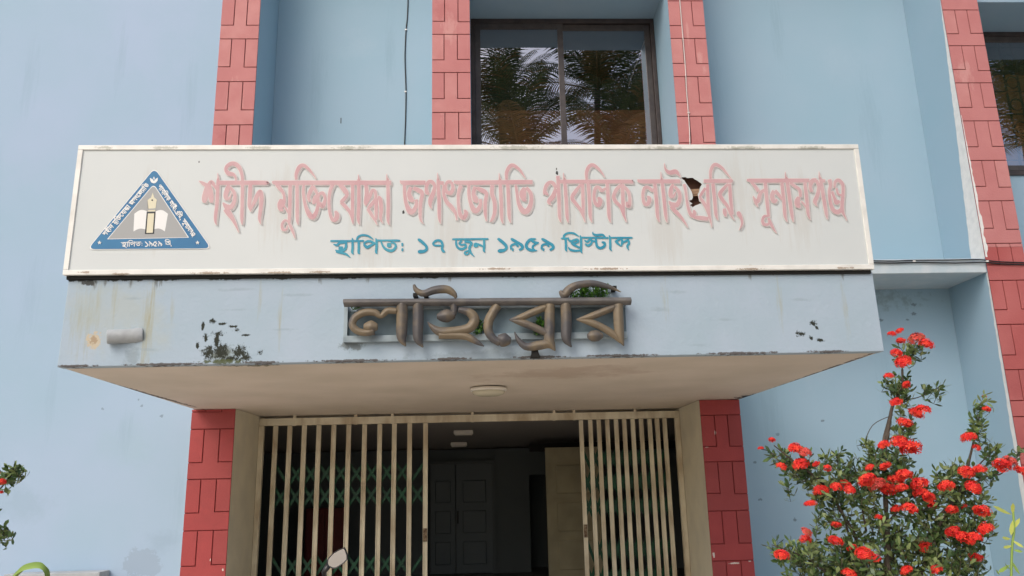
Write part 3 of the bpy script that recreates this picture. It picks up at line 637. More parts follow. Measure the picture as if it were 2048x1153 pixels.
w5 = [k3(s) for s in [
 [(1330,340,10),(1375,363,48),(1600,363,48),(1790,363,48),(1816,363,40)],
 [(1535,440,26),(1500,466,40),(1452,432,38),(1408,444,40),(1391,530,36),(1411,616,40),(1450,616,48),(1466,560,48),(1440,532,20)], stem(1526,390,1576,830),
 spike(1594,255,1608,350,1662,832),
 [(1635,158,8),(1645,220,24),(1690,262,48),(1760,254,56),(1795,282,28),(1818,318,5)],
 [(1735,392,30),(1710,460,50),(1710,530,48),(1742,528,32),(1772,476,10)], [(1750,420,30),(1800,480,40),(1811,560,44),(1780,628,56),(1722,626,56),(1686,585,12)],
 [(1712,645,46),(1760,702,48),(1820,765,38),(1870,832,24),(1904,890,5)]]]
w5 += [k4(s) for s in [
 [(38,395,36),(58,480,30),(74,600,32),(98,700,38),(132,756,42),(158,730,46),(150,690,24)],
 [(282,440,34),(240,500,34),(222,545,30),(256,596,40),(296,670,38),(332,770,30),(358,890,5)], [(306,395,38),(312,600,40),(328,780,30)],
 [(150,772,30),(200,776,46),(270,784,48),(318,790,40)], [(262,360,44),(400,359,46),(560,359,46),(590,364,34)],
 stem(366,385,418,805), [(340,335,30),(340,252,36),(366,188,42),(406,173,40),(470,212,34),(530,282,22),(582,342,7)],
 [(540,392,28),(485,450,42),(446,510,46),(482,580,42),(532,645,38),(572,740,28),(612,805,6)], [(556,388,38),(572,600,40),(592,740,26)], [(498,672,36),(505,722,46),(512,764,16)],
 [(652,706,30),(664,734,52),(692,788,34),(698,850,28),(668,918,7)]]]
w6 = [k4(s) for s in [
 [(760,335,10),(810,354,46),(1200,354,48),(1462,354,46)], [(800,370,28),(850,425,40),(886,480,40)],
 [(824,530,12),(856,590,46),(884,578,48),(908,495,44),(955,462,36)], [(850,600,40),(878,655,7)], [(960,380,42),(984,600,42),(1002,765,32)],
 [(996,758,22),(952,762,34),(932,810,34),(952,852,38),(1000,848,28),(1004,806,16)], [(1000,780,28),(1030,850,36),(1065,912,22),(1094,954,5)],
 [(1062,470,50),(1040,530,54),(1062,592,48),(1098,568,24)], [(1070,470,44),(1120,522,38),(1152,574,20)], stem(1150,380,1205,825,40), spike(1188,255,1208,340,1276,825),
 [(1245,378,36),(1300,420,38),(1352,462,38),(1362,540,34)], [(1345,540,40),(1326,590,66),(1335,640,56),(1364,650,24)], [(1372,590,20),(1400,620,24),(1425,660,16)], stem(1412,378,1466,800,40),
 [(1545,348,44),(1492,362,54),(1474,430,40),(1492,484,36)], [(1538,350,42),(1570,420,40),(1556,520,48),(1528,592,48),(1552,648,6)],
 spike(1572,252,1592,340,1664,795), [(1590,354,42),(1642,360,38)],
 [(1690,342,46),(1704,410,42),(1690,480,36),(1702,600,40),(1732,684,48),(1782,712,56),(1828,680,46),(1838,610,36)], [(1748,436,24),(1760,366,38),(1800,352,42),(1842,402,40),(1846,500,38),(1836,620,44),(1842,704,38),(1868,760,20),(1892,810,5)],
 [(1722,478,34),(1750,556,36),(1774,602,54),(1808,584,30)], [(1772,440,26),(1790,506,26),(1832,520,22)]]]
TITLE = w1+w2+w3+w4+w5+w6
k5, k6 = K(640,450,6.4), K(960,450,6.4)
def dot(x, y, r): return [(x-r*.5, y, r*1.7), (x, y, r*2), (x+r*.5, y, r*1.7)]
b_sthapit = [k5(s) for s in [
 [(132,210,12),(160,210,20),(400,210,22),(560,208,20)], [(172,250,12),(215,264,28),(250,236,26),(330,232,20)], [(332,222,22),(330,290,32),(298,330,32),(230,338,22),(198,325,12)],
 [(238,300,36),(262,300,40),(292,298,34)], [(205,346,22),(260,360,26),(330,376,26),(388,422,6)],
 [(412,172,8),(416,210,24),(416,300,28),(412,356,26),(432,380,5)], [(495,208,28),(495,300,28),(494,358,26),(512,376,5)], [(470,208,16),(480,166,25),(530,136,24),(600,141,22),(650,166,17),(680,192,5)],
 [(556,246,18),(600,216,26),(650,216,28),(694,240,22)], [(560,252,24),(600,290,36),(642,270,30),(704,236,20)], [(712,176,8),(722,210,26),(722,300,28),(718,352,26),(736,372,5)], [(722,203,20),(860,203,20),(1000,205,24),(1022,210,8)],
 [(780,215,14),(802,270,22),(850,320,30),(920,334,32),(965,292,28),(957,246,22),(905,226,16)], [(858,262,40),(882,262,54),(908,264,42)], dot(1052,255,20), dot(1054,322,19)]]
b_17 = [k5(s) for s in [[(1250,196,14),(1275,200,36),(1350,266,32),(1364,312,32),(1330,340,36),(1280,346,44),(1252,346,22)],
 [(1545,268,20),(1470,266,22),(1446,240,22),(1486,206,28),(1540,208,28),(1566,256,30),(1560,310,28),(1580,342,32),(1598,350,12)]]]
b_jun = [k5(s) for s in [[(1690,188,8),(1720,187,20),(1900,186,20),(2130,184,20),(2150,184,8)],
 [(1740,195,18),(1742,250,24),(1762,295,26),(1812,314,30),(1860,290,28),(1858,256,24),(1810,258,24),(1784,240,26),(1812,204,22)], [(1848,216,26),(1915,224,34),(1936,244,28),(1912,292,30),(1916,330,28),(1930,350,18)],
 [(1912,334,16),(1862,346,20),(1852,374,20),(1890,380,20),(1906,352,14)], [(1912,336,18),(1936,370,22),(1974,410,5)], [(1965,262,36),(1992,262,60),(2020,262,40)], [(2015,250,24),(2060,268,20),(2096,285,16)],
 [(2098,184,24),(2100,280,28),(2096,330,26),(2114,354,5)]]]
nine = lambda x: [[(x-152,178,12),(x-132,192,34),(x-72,226,32),(x-16,262,36),(x-4,298,32),(x-46,326,26)], [(x-150,318,16),(x-152,290,24),(x-140,262,24),(x-96,250,24),(x-56,282,20)], dot(x-128, 320, 18)]
b_1959 = [k6(s) for s in [[(220,186,12),(246,194,36),(320,256,36),(336,296,32),(310,326,34),(255,336,44),(226,336,18)]]+nine(545)+
 [[(712,182,12),(640,194,34),(592,250,34),(602,302,34),(660,330,32),(728,332,8)], [(640,188,18),(690,224,30),(750,230,8)], [(748,234,10),(684,266,24),(672,300,22),(702,330,16)]]+nine(938)]
b_khri = [k6(s) for s in [[(1032,176,8),(1060,177,20),(1135,175,18)], [(1090,175,24),(1098,260,28),(1098,318,26),(1112,344,5)], [(1065,176,18),(1076,136,24),(1120,109,22),(1190,111,22),(1240,136,15),(1264,152,5)],
 [(1125,190,16),(1162,214,28),(1202,200,28),(1242,192,26),(1252,218,24),(1205,240,24),(1165,230,16)], [(1165,240,16),(1212,266,26),(1290,302,20)], [(1278,138,8),(1288,175,26),(1292,260,28),(1290,330,28),(1306,368,5)],
 [(1128,288,8),(1152,320,26),(1210,335,26),(1290,330,20)]]]
b_stabda = [k6(s) for s in [[(1290,166,18),(1470,168,20),(1640,170,20)], [(1335,200,12),(1370,220,26),(1402,192,24),(1440,210,24),(1474,212,18)], [(1342,246,16),(1380,268,30),(1420,240,26),(1432,204,20)],
 [(1480,180,24),(1485,240,28),(1502,285,30),(1545,300,30),(1590,272,30),(1590,234,28),(1556,226,18)], [(1440,94,8),(1446,120,20),(1490,135,26),(1560,131,26),(1594,155,16),(1606,172,5)],
 [(1648,138,8),(1660,170,24),(1665,260,28),(1665,308,26),(1684,338,5)], [(1660,168,18),(1800,168,20),(1930,168,18),(1946,169,8)],
 [(1792,182,24),(1742,214,28),(1760,240,26),(1802,276,8)], [(1812,184,22),(1817,230,30),(1806,278,8)], [(1812,244,16),(1850,216,24),(1890,202,28),(1902,240,28),(1882,280,26),(1902,328,6)], [(1722,210,10),(1750,214,24)]]]
DATE = b_sthapit+b_17+b_jun+b_1959+b_khri+b_stabda

_lay = [0]
def strokes_mesh(name, strokes, m, y, grow=0, ofs=(0, 0), parent=None, xf=None, step=.00001, n=6):
    mb = MB()
    for i, st in enumerate(strokes):
        p = catmull(st, n)
        if grow > 0:   # lengthen both ends a little
            for e, f in ((0, 1), (-1, -2)):
                d = Vector((p[e][0]-p[f][0], p[e][1]-p[f][1]))
                if d.length > 1e-6:
                    d = d.normalized()*grow*.5
                    q = (p[e][0]+d.x, p[e][1]+d.y, p[e][2])
                    if e == 0: p.insert(0, q)
                    else: p.append(q)
        L, Rr = [], []
        for j in range(len(p)):
            a, b = p[max(j-1, 0)], p[min(j+1, len(p)-1)]
            dx, dy = b[0]-a[0], b[1]-a[1]; ln = math.hypot(dx, dy) or 1
            hw = max(p[j][2], .4)/2+grow/2
            nx, ny = -dy/ln*hw, dx/ln*hw
            L.append((p[j][0]+nx+ofs[0], p[j][1]+ny+ofs[1])); Rr.append((p[j][0]-nx+ofs[0], p[j][1]-ny+ofs[1]))
        f = xf or spt
        n_ = len(L)
        for j in range(n_-1):
            yy = y-(i % 28)*4e-5-(j % 8)*4e-6
            q = [f(*L[j]), f(*L[j+1]), f(*Rr[j+1]), f(*Rr[j])]
            mb.add([(a_, yy, b_) for a_, b_ in q], [(0, 1, 2, 3)])
    return mb.build(name, m, parent, recalc=False)
y0 = SY-.0042
tl = strokes_mesh('title_lettering', TITLE, PINK, y0-.0035, -.5, (0, 0), SG)
strokes_mesh('lettering_outline', TITLE, PWH, y0-.002, 1.2, (0, 0), tl)
strokes_mesh('lettering_drop_shadow', TITLE, PSH, y0-.0006, -.4, (3.4, 2.8), tl)
for wd_ in (b_sthapit, b_17[:1], b_17[1:], b_jun, b_1959[:1], b_1959[1:4], b_1959[4:7], b_1959[7:], b_khri+b_stabda): strokes_mesh('date_lettering', wd_, TEAL, y0-.001, 0.5, (0, 0), SG)

# ---- emblem
def flat(name, pts, m, y, parent, xf=spt):
    bm = bmesh.new(); off = parent.location.copy() if parent else Vector(); q = parent.parent if parent else None
    while q is not None: off += q.location; q = q.parent
    vs = [bm.verts.new(Vector((xf(u, v)[0], y, xf(u, v)[1]))-off) for u, v in pts]
    f = bm.faces.new(vs); bmesh.ops.triangulate(bm, faces=[f])
    me = bpy.data.meshes.new(name); bm.to_mesh(me); bm.free(); me.materials.append(m)
    o = bpy.data.objects.new(name, me); C.objects.link(o); o.parent = parent; return o
def rounded(pts, rs, n=8):
    out = []; k = len(pts)
    for i in range(k):
        p = Vector(pts[i]); a = (Vector(pts[i-1])-p).normalized(); b = (Vector(pts[(i+1) % k])-p).normalized()
        ang = a.angle(b); d = rs[i]/math.tan(ang/2)
        s, e = p+a*d, p+b*d
        for t in range(n+1):
            t /= n; out.append(tuple(s*(1-t)**2+p*2*t*(1-t)+e*t*t))
    return out
ke = lambda ps: [(170+x/6.404, 330+y/6.404) for x, y in ps]
def off_tri(pts, d):
    c = [sum(p[i] for p in pts)/3 for i in (0, 1)]
    return [(c[0]+(p[0]-c[0])*d, c[1]+(p[1]-c[1])*d) for p in pts]
T0 = [(886,50), (40,1084), (1612,1072)]
T1 = [(876,262), (300,950), (1318,930)]
EM = flat('emblem', ke(rounded(off_tri(T0, 1.02), [62, 46, 46])), EWHITE, y0-.0005, SG)
flat('blue_border', ke(rounded(T0, [60, 45, 45])), EBLUE, y0-.001, EM)
flat('inner_outline', ke(rounded(off_tri(T1, 1.03), [45, 4, 4])), EWHITE, y0-.0015, EM)
flat('grey_field', ke(rounded(T1, [44, 3, 3])), EGREY, y0-.002, EM)
def arc(a, b, h, n=8):
    return [(a[0]+(b[0]-a[0])*t/n, a[1]+(b[1]-a[1])*t/n+h*math.sin(math.pi*t/n)) for t in range(n+1)]
flat('book_page', ke(arc((632,632),(792,598),-32)+[(778,832)]+arc((776,832),(622,858),-22)), EWHITE, y0-.0025, EM)
flat('book_page', ke(arc((905,600),(1062,632),-32)+arc((1024,858),(888,830),-22)), EWHITE, y0-.0025, EM)
flat('pen_barrel', ke([(790,608),(905,606),(886,888),(768,892)]), EDARK, y0-.003, EM)
flat('pen_ink_window', ke([(806,628),(886,626),(870,874),(788,876)]), ECREAM, y0-.0035, EM)
flat('pen_nib', ke([(866,360),(884,420),(920,452),(902,560),(898,600),(806,602),(812,560),(800,455),(844,424)]), ECREAM, y0-.003, EM)
flat('nib_band', ke([(806,566),(906,562),(904,580),(806,584)]), EGREY, y0-.0036, EM)
flat('nib_hole', ke([(860+11*math.cos(t*.6283), 458+11*math.sin(t*.6283)) for t in range(10)]), EDARK, y0-.0035, EM)
flat('lotus', ke([(830,172),(852,184),(860,196),(880,152),(898,196),(908,180),(932,168),(926,210),(902,236),(878,242),(852,234),(834,208)]), EWHITE, y0-.0025, EM)
flat('lotus_heart', ke([(880,172),(890,200),(880,212),(870,200)]), EBLUE, y0-.003, EM)
for cx, cy in ((188, 1000), (1442, 1000)):
    flat('star', ke([(cx+(26 if t % 2 == 0 else 12)*math.cos(t*math.pi/5-1.57), cy+(28 if t % 2 == 0 else 12)*math.sin(t*math.pi/5-1.57)) for t in range(10)]), EWHITE, y0-.0025, EM)
def line_xf(strokes, a, b, height_scale):
    us = [p[0] for s in strokes for p in s]; u0, u1 = min(us), max(us)
    A, Bv = Vector(a), Vector(b); d = (Bv-A)/(u1-u0); nrm = Vector((-d.y, d.x))*height_scale; k = d.length
    vm = 362 if strokes[0][0][1] < 430 else 483
    return [[((A+d*(x-u0)+nrm*(y-vm)).x, (A+d*(x-u0)+nrm*(y-vm)).y, wd*k*1.0) for x, y, wd in s] for s in strokes]
E1 = ke([(222,890),(782,238)]); E2 = ke([(968,256),(1420,905)])
strokes_mesh('emblem_lettering', line_xf(w1+w2+w3, E1[0], E1[1], .52), EWHITE, y0-.0035, .1, (0, 0), EM, step=.00002, n=4)
strokes_mesh('emblem_lettering', line_xf(w4+w5+w6, E2[0], E2[1], .52), EWHITE, y0-.0035, .1, (0, 0), EM, step=.00002, n=4)
kb = ke([(462,1000),(735,996)])
strokes_mesh('emblem_lettering', line_xf(b_sthapit, kb[0], kb[1], 1.15), EWHITE, y0-.0035, .2, (0, 0), EM, step=.00002, n=4)
kb = ke([(770,1000),(985,998)])
strokes_mesh('emblem_lettering', line_xf(b_1959, kb[0], kb[1], 1.3), EWHITE, y0-.0035, .2, (0, 0), EM, step=.00002, n=4)
kb = ke([(1022,990),(1096,988)])
strokes_mesh('emblem_lettering', line_xf(b_khri, kb[0], kb[1], 1.1)+[[(p[0], p[1], 2.6) for p in ke([(1102,1042),(1106,1042),(1110,1042)])]], EWHITE, y0-.0035, .2, (0, 0), EM, step=.00002, n=4)

# ------------------------------------------------------------------ raised bronze lettering on the fascia
LY = -0.11
RL = empty('raised_lettering', tuple(at(970, 690, -.05)), 'raised bronze coloured Bengali word fixed across the middle of the canopy fascia', 'raised lettering')
kr = lambda ps: [(680+x/3.471, 550+y/3.471, wd/3.471) for x, y, wd in ps]
def raised(name, strokes, depth=.6, parent=RL, m=BRONZE):
    mb = MB(); NS = 16
    for si, st in enumerate(strokes):
        p = catmull(kr(st), 6); o = len(mb.v)
        P = [at(u, v, LY) for u, v, _ in p]
        sc = (LY-CAM.y)/F_PX*1.12
        for j in range(len(p)):
            t = (P[min(j+1, len(P)-1)]-P[max(j-1, 0)]); t.y = 0; t.normalize()
            nv = Vector((-t.z, 0, t.x)); r = max(p[j][2]*sc/2, .004)
            for k in range(NS):
                a = 2*math.pi*k/NS
                ca, sa = math.cos(a), math.sin(a)
                # softly ridged section
                q = nv*(r*math.copysign(abs(ca)**1.45, ca))+Vector((0, 1, 0))*(min(r*depth*1.35, .062)*math.copysign(abs(sa)**1.5, sa))
                mb.v.append(tuple(P[j]+q+Vector((0, -si*.0006, 0))))
        for j in range(len(p)-1):
            for k in range(NS):
                mb.f.append([o+j*NS+k, o+j*NS+(k+1) % NS, o+(j+1)*NS+(k+1) % NS, o+(j+1)*NS+k]); mb.mi.append(0)
        mb.f.append([o+k for k in range(NS)]); mb.f.append([o+(len(p)-1)*NS+k for k in range(NS)]); mb.mi += [0, 0]
    return mb.build(name, m, parent, smooth=True)
raised('head_bar', [[(58,197,50),(60,196,52),(500,192,50),(985,190,50),(990,190,50)], [(1000,189,50),(1010,189,52),(1500,186,52),(1982,184,52),(1986,184,50)]], .9, RL, PEWTER)
raised('letter', [[(395,252,40),(330,250,44),(285,286,36),(240,262,46),(170,262,48),(104,298,50),(86,350,48),(122,390,46),(180,402,46),(236,388,56)], [(165,362,40),(215,362,84),(262,362,40)], [(430,200,70),(431,300,72),(428,400,70),(432,450,52),(456,496,8)],
 [(540,202,66),(543,300,70),(540,400,66),(546,455,54),(577,504,8)]])
raised('letter', [[(513,68,16),(530,106,34),(580,130,46),(660,106,54),(740,102,54),(790,132,38),(806,162,16)], [(788,205,48),(792,250,44),(780,290,30)], [(672,290,30),(712,288,76),(752,284,84),(798,280,40)],
 [(822,242,36),(898,262,58),(934,312,64),(900,368,64),(820,388,58),(720,398,64),(660,378,46),(608,328,7)], [(686,420,50),(800,420,50),(880,430,48),(950,468,34),(1000,497,6)]])
raised('letter', [[(1092,212,62),(1062,262,60),(1032,322,60),(1030,390,56),(1062,442,50),(1112,472,48)], [(1092,436,40),(1136,452,92),(1186,460,40)],
 [(1432,222,46),(1330,265,48),(1250,298,42),(1172,312,6)], [(1178,314,10),(1260,332,46),(1340,362,48),(1440,408,46)], [(1455,205,64),(1455,350,66),(1452,450,66),(1470,490,50),(1494,528,8)], [(1212,396,5),(1236,450,30),(1290,498,48),(1370,492,60),(1440,482,56),(1480,500,36)]])
raised('letter', [[(1566,200,68),(1572,330,70),(1570,420,66),(1578,460,50),(1607,502,8)], [(1526,112,18),(1556,140,56),(1592,102,56),(1650,72,50),(1750,60,44),(1840,76,35),(1900,96,22),(1950,120,6)],
 [(1908,222,42),(1830,255,46),(1740,290,44),(1638,312,6)], [(1646,314,10),(1740,332,46),(1830,372,48),(1905,420,46),(1950,470,20)], [(1930,205,64),(1934,330,66),(1940,410,60),(1950,450,44),(1970,494,7)], [(1716,427,24),(1745,426,68),(1792,424,68),(1826,424,24)]])
# tray behind the letters
def ry(u, v): p = at(680+u/3.471, 550+v/3.471, -.02); return p.x, p.z
x0, za = ry(32, 228); x1, zb = ry(1980, 215)
TRAY = mat('tray_paint', (0.32, 0.39, 0.43), 0.8, (0.17, 0.21, 0.23), 4, 8, 0.42, 0.66, .15, 30)
TRAYD = mat('tray_back_paint', (0.19, 0.26, 0.30), 0.85, (0.08, 0.11, 0.125), 2.5, 7, 0.4, 0.7)
_, z_b = ry(1000, 458); _, z_t = ry(1000, 413); _, z_u = ry(1000, 238); _, z_v = ry(1000, 212)
MB().box(x0, x1, -.05, -.001, z_b, z_t).build('backing_rail', TRAY, RL, bevel=.004)
MB().box(x0+.1, x1, -.05, -.001, z_u, z_v).build('backing_rail', TRAY, RL, bevel=.004)
MB().box(x0, x0+.03, -.04, -.001, z_t+.001, z_u+.05).build('backing_end', TRAY, RL)
MB().box(x0+.032, x1, -.010, -.001, z_t+.001, z_u-.001).build('backing_plate', TRAYD, RL)
m = MB()
for u, v0, v1 in ((527,145,168),(600,145,168),(1895,95,120),(1550,140,165)):
    p = ry(u, v0); q = ry(u, v1); MB().box(p[0]-.016, p[0]+.016, LY-.005, -.001, q[1], p[1]).build('bracket', DARK, RL)
m = MB(); p = ry(1322, 520); q = ry(1378, 580); m.prism([(p[0]+.01, p[1]), (q[0]-.01, p[1]), (q[0]-.004, (p[1]+q[1])/2), (q[0]+.01, q[1]), (p[0]-.006, q[1]), (p[0]+.006, (p[1]+q[1])/2)], -.10, -.002)
m.build('bracket', DARK, RL)

# ------------------------------------------------------------------ small plants rooted on the canopy
def leaf(mb, base, d, up, L, wd, mi, fold=.15, droop=.0):
    d = d.normalized(); s = d.cross(up)
    if s.length < .05: s = d.cross(Vector((1, .3, 0)))
    s.normalize(); nn = s.cross(d)
    p0 = base; p1 = base+d*L*.35+nn*(-fold*wd); p2 = base+d*L*.7+nn*(-fold*wd)-Vector((0, 0, droop*L*.5)); p3 = base+d*L-Vector((0, 0, droop*L))
    mb.add([p0, p1+s*wd*.42, p1, p1-s*wd*.42, p2+s*wd*.5, p2, p2-s*wd*.5, p3], [(0,1,2),(0,2,3),(1,4,5,2),(2,5,6,3),(4,7,5),(5,7,6)], mi)
def rv(zb=0): return Vector((rnd.gauss(0, 1), rnd.gauss(0, 1), rnd.gauss(0, 1)+zb)).normalized()
FERN = [mat('weed_green', (0.055, 0.15, 0.02), 0.5), mat('weed_pale', (0.11, 0.24, 0.04), 0.5)]
def weed(spots, label, n, size):
    u, v = spots[0][:2]; p = at(u, v, -.06)
    e = empty('weed', tuple(p), label, 'weed', 'weeds growing on the canopy')
    mb = MB(); st = MB()
    for (u, v, ru, rv_) in spots:
        for i in range(n):
            q = at(u+rnd.uniform(-1, 1)*ru, v+rnd.uniform(-1, 1)*rv_, rnd.uniform(-.10, -.03))
            r0 = at(u+rnd.uniform(-1, 1)*ru*.7, v+rv_+3, -.02)
            st.tube([r0, q], .0018, 4)
            for k in range(4): leaf(mb, q, rv(.5), Vector((0, 0, 1)), size*rnd.uniform(.7, 1.3), size*.55, rnd.choice((0, 0, 1)))
    mb.build('foliage', FERN, e, recalc=False); st.build('stem', FERN[0], e)
weed([(1158,588,16,6),(1180,584,18,9),(1203,585,14,10)], 'bright green weed tuft on the head bar under the bronze hook', 26, .035)
weed([(1072,655,8,12),(1080,645,6,8)], 'small green weed sprouting behind the bronze letters right of the middle', 14, .035)
weed([(712,614,14,4)], 'low dark green weed under the left end of the bronze head bar', 14, .025)
weed([(957,655,8,14)], 'dark tangled weed between two bronze letters, next to the largest curl', 16, .028)

# ------------------------------------------------------------------ drain pipe, lamp, cables
a, b = at(252, 672, 0.0), at(228, 675, -.33)
PP = empty('drain_pipe', tuple(a), 'short grey painted drain pipe poking out of the canopy fascia at left', 'pipe')
a = at(274, 672, 0.02)
dirv = Vector((-.205, -.075, -.02))
mb = MB(); n = 20; prof = [(-.2, .066), (.06, .066), (.10, .060), (.97, .058), (1, .055), (1, .046), (.75, .046)]
t = dirv.normalized(); s_ = t.cross(Vector((0, 0, 1))).normalized(); u_ = s_.cross(t)
for (h, r) in prof:
    for k in range(n):
        q = 2*math.pi*k/n; mb.v.append(tuple(a+dirv*h+(s_*math.cos(q)+u_*math.sin(q))*r))
for i in range(len(prof)-1):
    for k in range(n): mb.f.append([i*n+k, i*n+(k+1) % n, (i+1)*n+(k+1) % n, (i+1)*n+k]); mb.mi.append(0)
mb.build('pipe', PIPE, PP, smooth=True, recalc=True)
c = a+dirv*.75
MB().lathe([(.043, -.002), (.043, .0)], tuple(c), 'Y', 20).build('pipe_mouth', DARK, PP)  # black disc closing the bore, standing for the shade inside

lp = at(977, 783, 1.95); lp.z = ZS
LM = empty('ceiling_lamp', tuple(lp), 'round white ceiling lamp on the beige canopy soffit', 'lamp')
MB().lathe([(.19, 0), (.195, -.02), (.19, -.032), (.16, -.036)], tuple(lp), 'Z', 40).build('housing', LAMP, LM, smooth=True)
MB().lathe([(.175, -.033), (.165, -.062), (.12, -.08), (.05, -.088)], tuple(lp), 'Z', 40).build('diffuser', LAMPG, LM, smooth=True)
def tubelight(u, v, Y, wpx, label):
    p = at(u, v, Y); hw = wpx/2*(Y+6.5)/F_PX; zc = 2.66-(Y-GY-.32)*.0925
    e = empty('hall_light', (p.x, Y, zc), label, 'ceiling light', 'lights on the hall ceiling')
    MB().box(p.x-hw, p.x+hw, Y-.10, Y+.10, zc-.05, zc+.008).build('housing', LAMP, e, bevel=.01)
    MB().box(p.x-hw*.9, p.x+hw*.9, Y-.08, Y+.08, zc-.068, zc-.0505).build('diffuser', LAMP, e, bevel=.006)
tubelight(927, 874, 6.6, 38, 'pale flat light on the dim hall ceiling, nearer to the gate')
tubelight(918, 893, 7.9, 32, 'pale flat light on the dim hall ceiling, farther from the gate')

def cable(name, pts, r, m, label, cat='cable', clips=(), clipm=CLIP, group=None, ext=None):
    ps = [Vector(p) for p in pts]
    e = empty(name, tuple(ps[-1]), label, cat, group)
    q = catmull([tuple(p) for p in ps], 6)
    MB().tube(q, r, 6).build('wire', m, e, smooth=True)
    for c in clips:
        c = Vector(c); MB().box(c.x-.016, c.x+.016, c.y-.012, c.y+.012, c.z-.009, c.z+.009).build('clip', clipm, e)
    return e
yw = W-.008
pts = [(817,-40),(815,30),(812,62),(810,110),(811,150),(812,185),(811,240),(809,292),(808,340)]
cable('wall_cable', [at(u, v, yw) for u, v in pts], .0095, CABLE, 'thin black cable running down the blue wall between the left and middle red pillars', clips=[at(812,60,yw), at(811,184,yw)])
yf = D-.019
pts = [(1357,-30),(1362,30),(1367,90),(1371,140),(1373,180),(1377,230),(1379,262),(1380,300),(1382,350)]
cable('pillar_wire', [at(u, v, yf) for u, v in pts], .0075, WIREW, 'thin whitish wire hanging down the red pillar right of the window', clips=[at(1377,226,yf)], clipm=WIREW)
yl = D+.004
for k, (dy, lab) in enumerate(((0, 'upper of the two black cables clipped along the concrete ledge'), (4, 'lower of the two black cables clipped along the concrete ledge'))):
    pts = [(1745,522),(1790,522.5),(1828,521),(1900,520.5),(1950,519.5),(1972,521),(2000,524),(2060,526)]
    P = [at(u, v+dy+(2 if (k and 1850 < u < 1960) else 0), yl-.012-(.018 if u > 1960 else 0)) for u, v in pts]
    cable('ledge_cable', P, .0085, CABLE, lab, clips=[at(1828,523,yl-.016), at(1974,523,yl-.03)] if k == 0 else (), group='cables along the ledge')

# low cement block at the foot of the left wall
p, q = at(8, 1143, 3.42), at(200, 1143, 3.42)
tag(MB().box(p.x, q.x, 3.42, D+.04, 0, at(110, 1147, 3.42).z).build('parapet_block', mat('pale_cement', (0.40, 0.43, 0.45), 0.85, (0.33, 0.36, 0.38), 7, 6), bevel=.01), 'pale cement block standing against the blue wall at bottom left', 'block')

# ------------------------------------------------------------------ ixora shrubs
def floret_ball(name, seed, pm, r=.055):
    rr = random.Random(seed); mb = MB()
    for i in range(90):
        z = rr.uniform(-.35, 1); a = rr.uniform(0, 6.283); q = math.sqrt(max(0, 1-z*z))
        d = Vector((q*math.cos(a), q*math.sin(a), z*.85)); c = d*r*rr.uniform(.62, 1.16); d.normalize()
        s = d.cross(Vector((.3, .2, .9))).normalized(); t = d.cross(s); ph = rr.uniform(0, 1.57)
        mi = rr.choice((0, 0, 0, 1, 2, 2))
        for k in range(4):
            e = (s*math.cos(ph+k*1.571)+t*math.sin(ph+k*1.571)); f = d.cross(e)
            L = .021*rr.uniform(.8, 1.2)
            mb.add([c, c+e*L*.55+f*.006+d*.003, c+e*L+d*.001, c+e*L*.55-f*.006+d*.003], [(0, 1, 2, 3)], mi)
        if i % 3 == 0: mb.tube([d*r*.1, c], .0012, 3, cap=False, mi=1)
    me_o = mb.build(name, pm, None, recalc=False)
    me_ = me_o.data; bpy.data.objects.remove(me_o); return me_
BALLS = [floret_ball('flower_head', s, PETAL if s % 8 else PETALW) for s in (1, 2, 3, 4, 5, 6, 7, 8)]

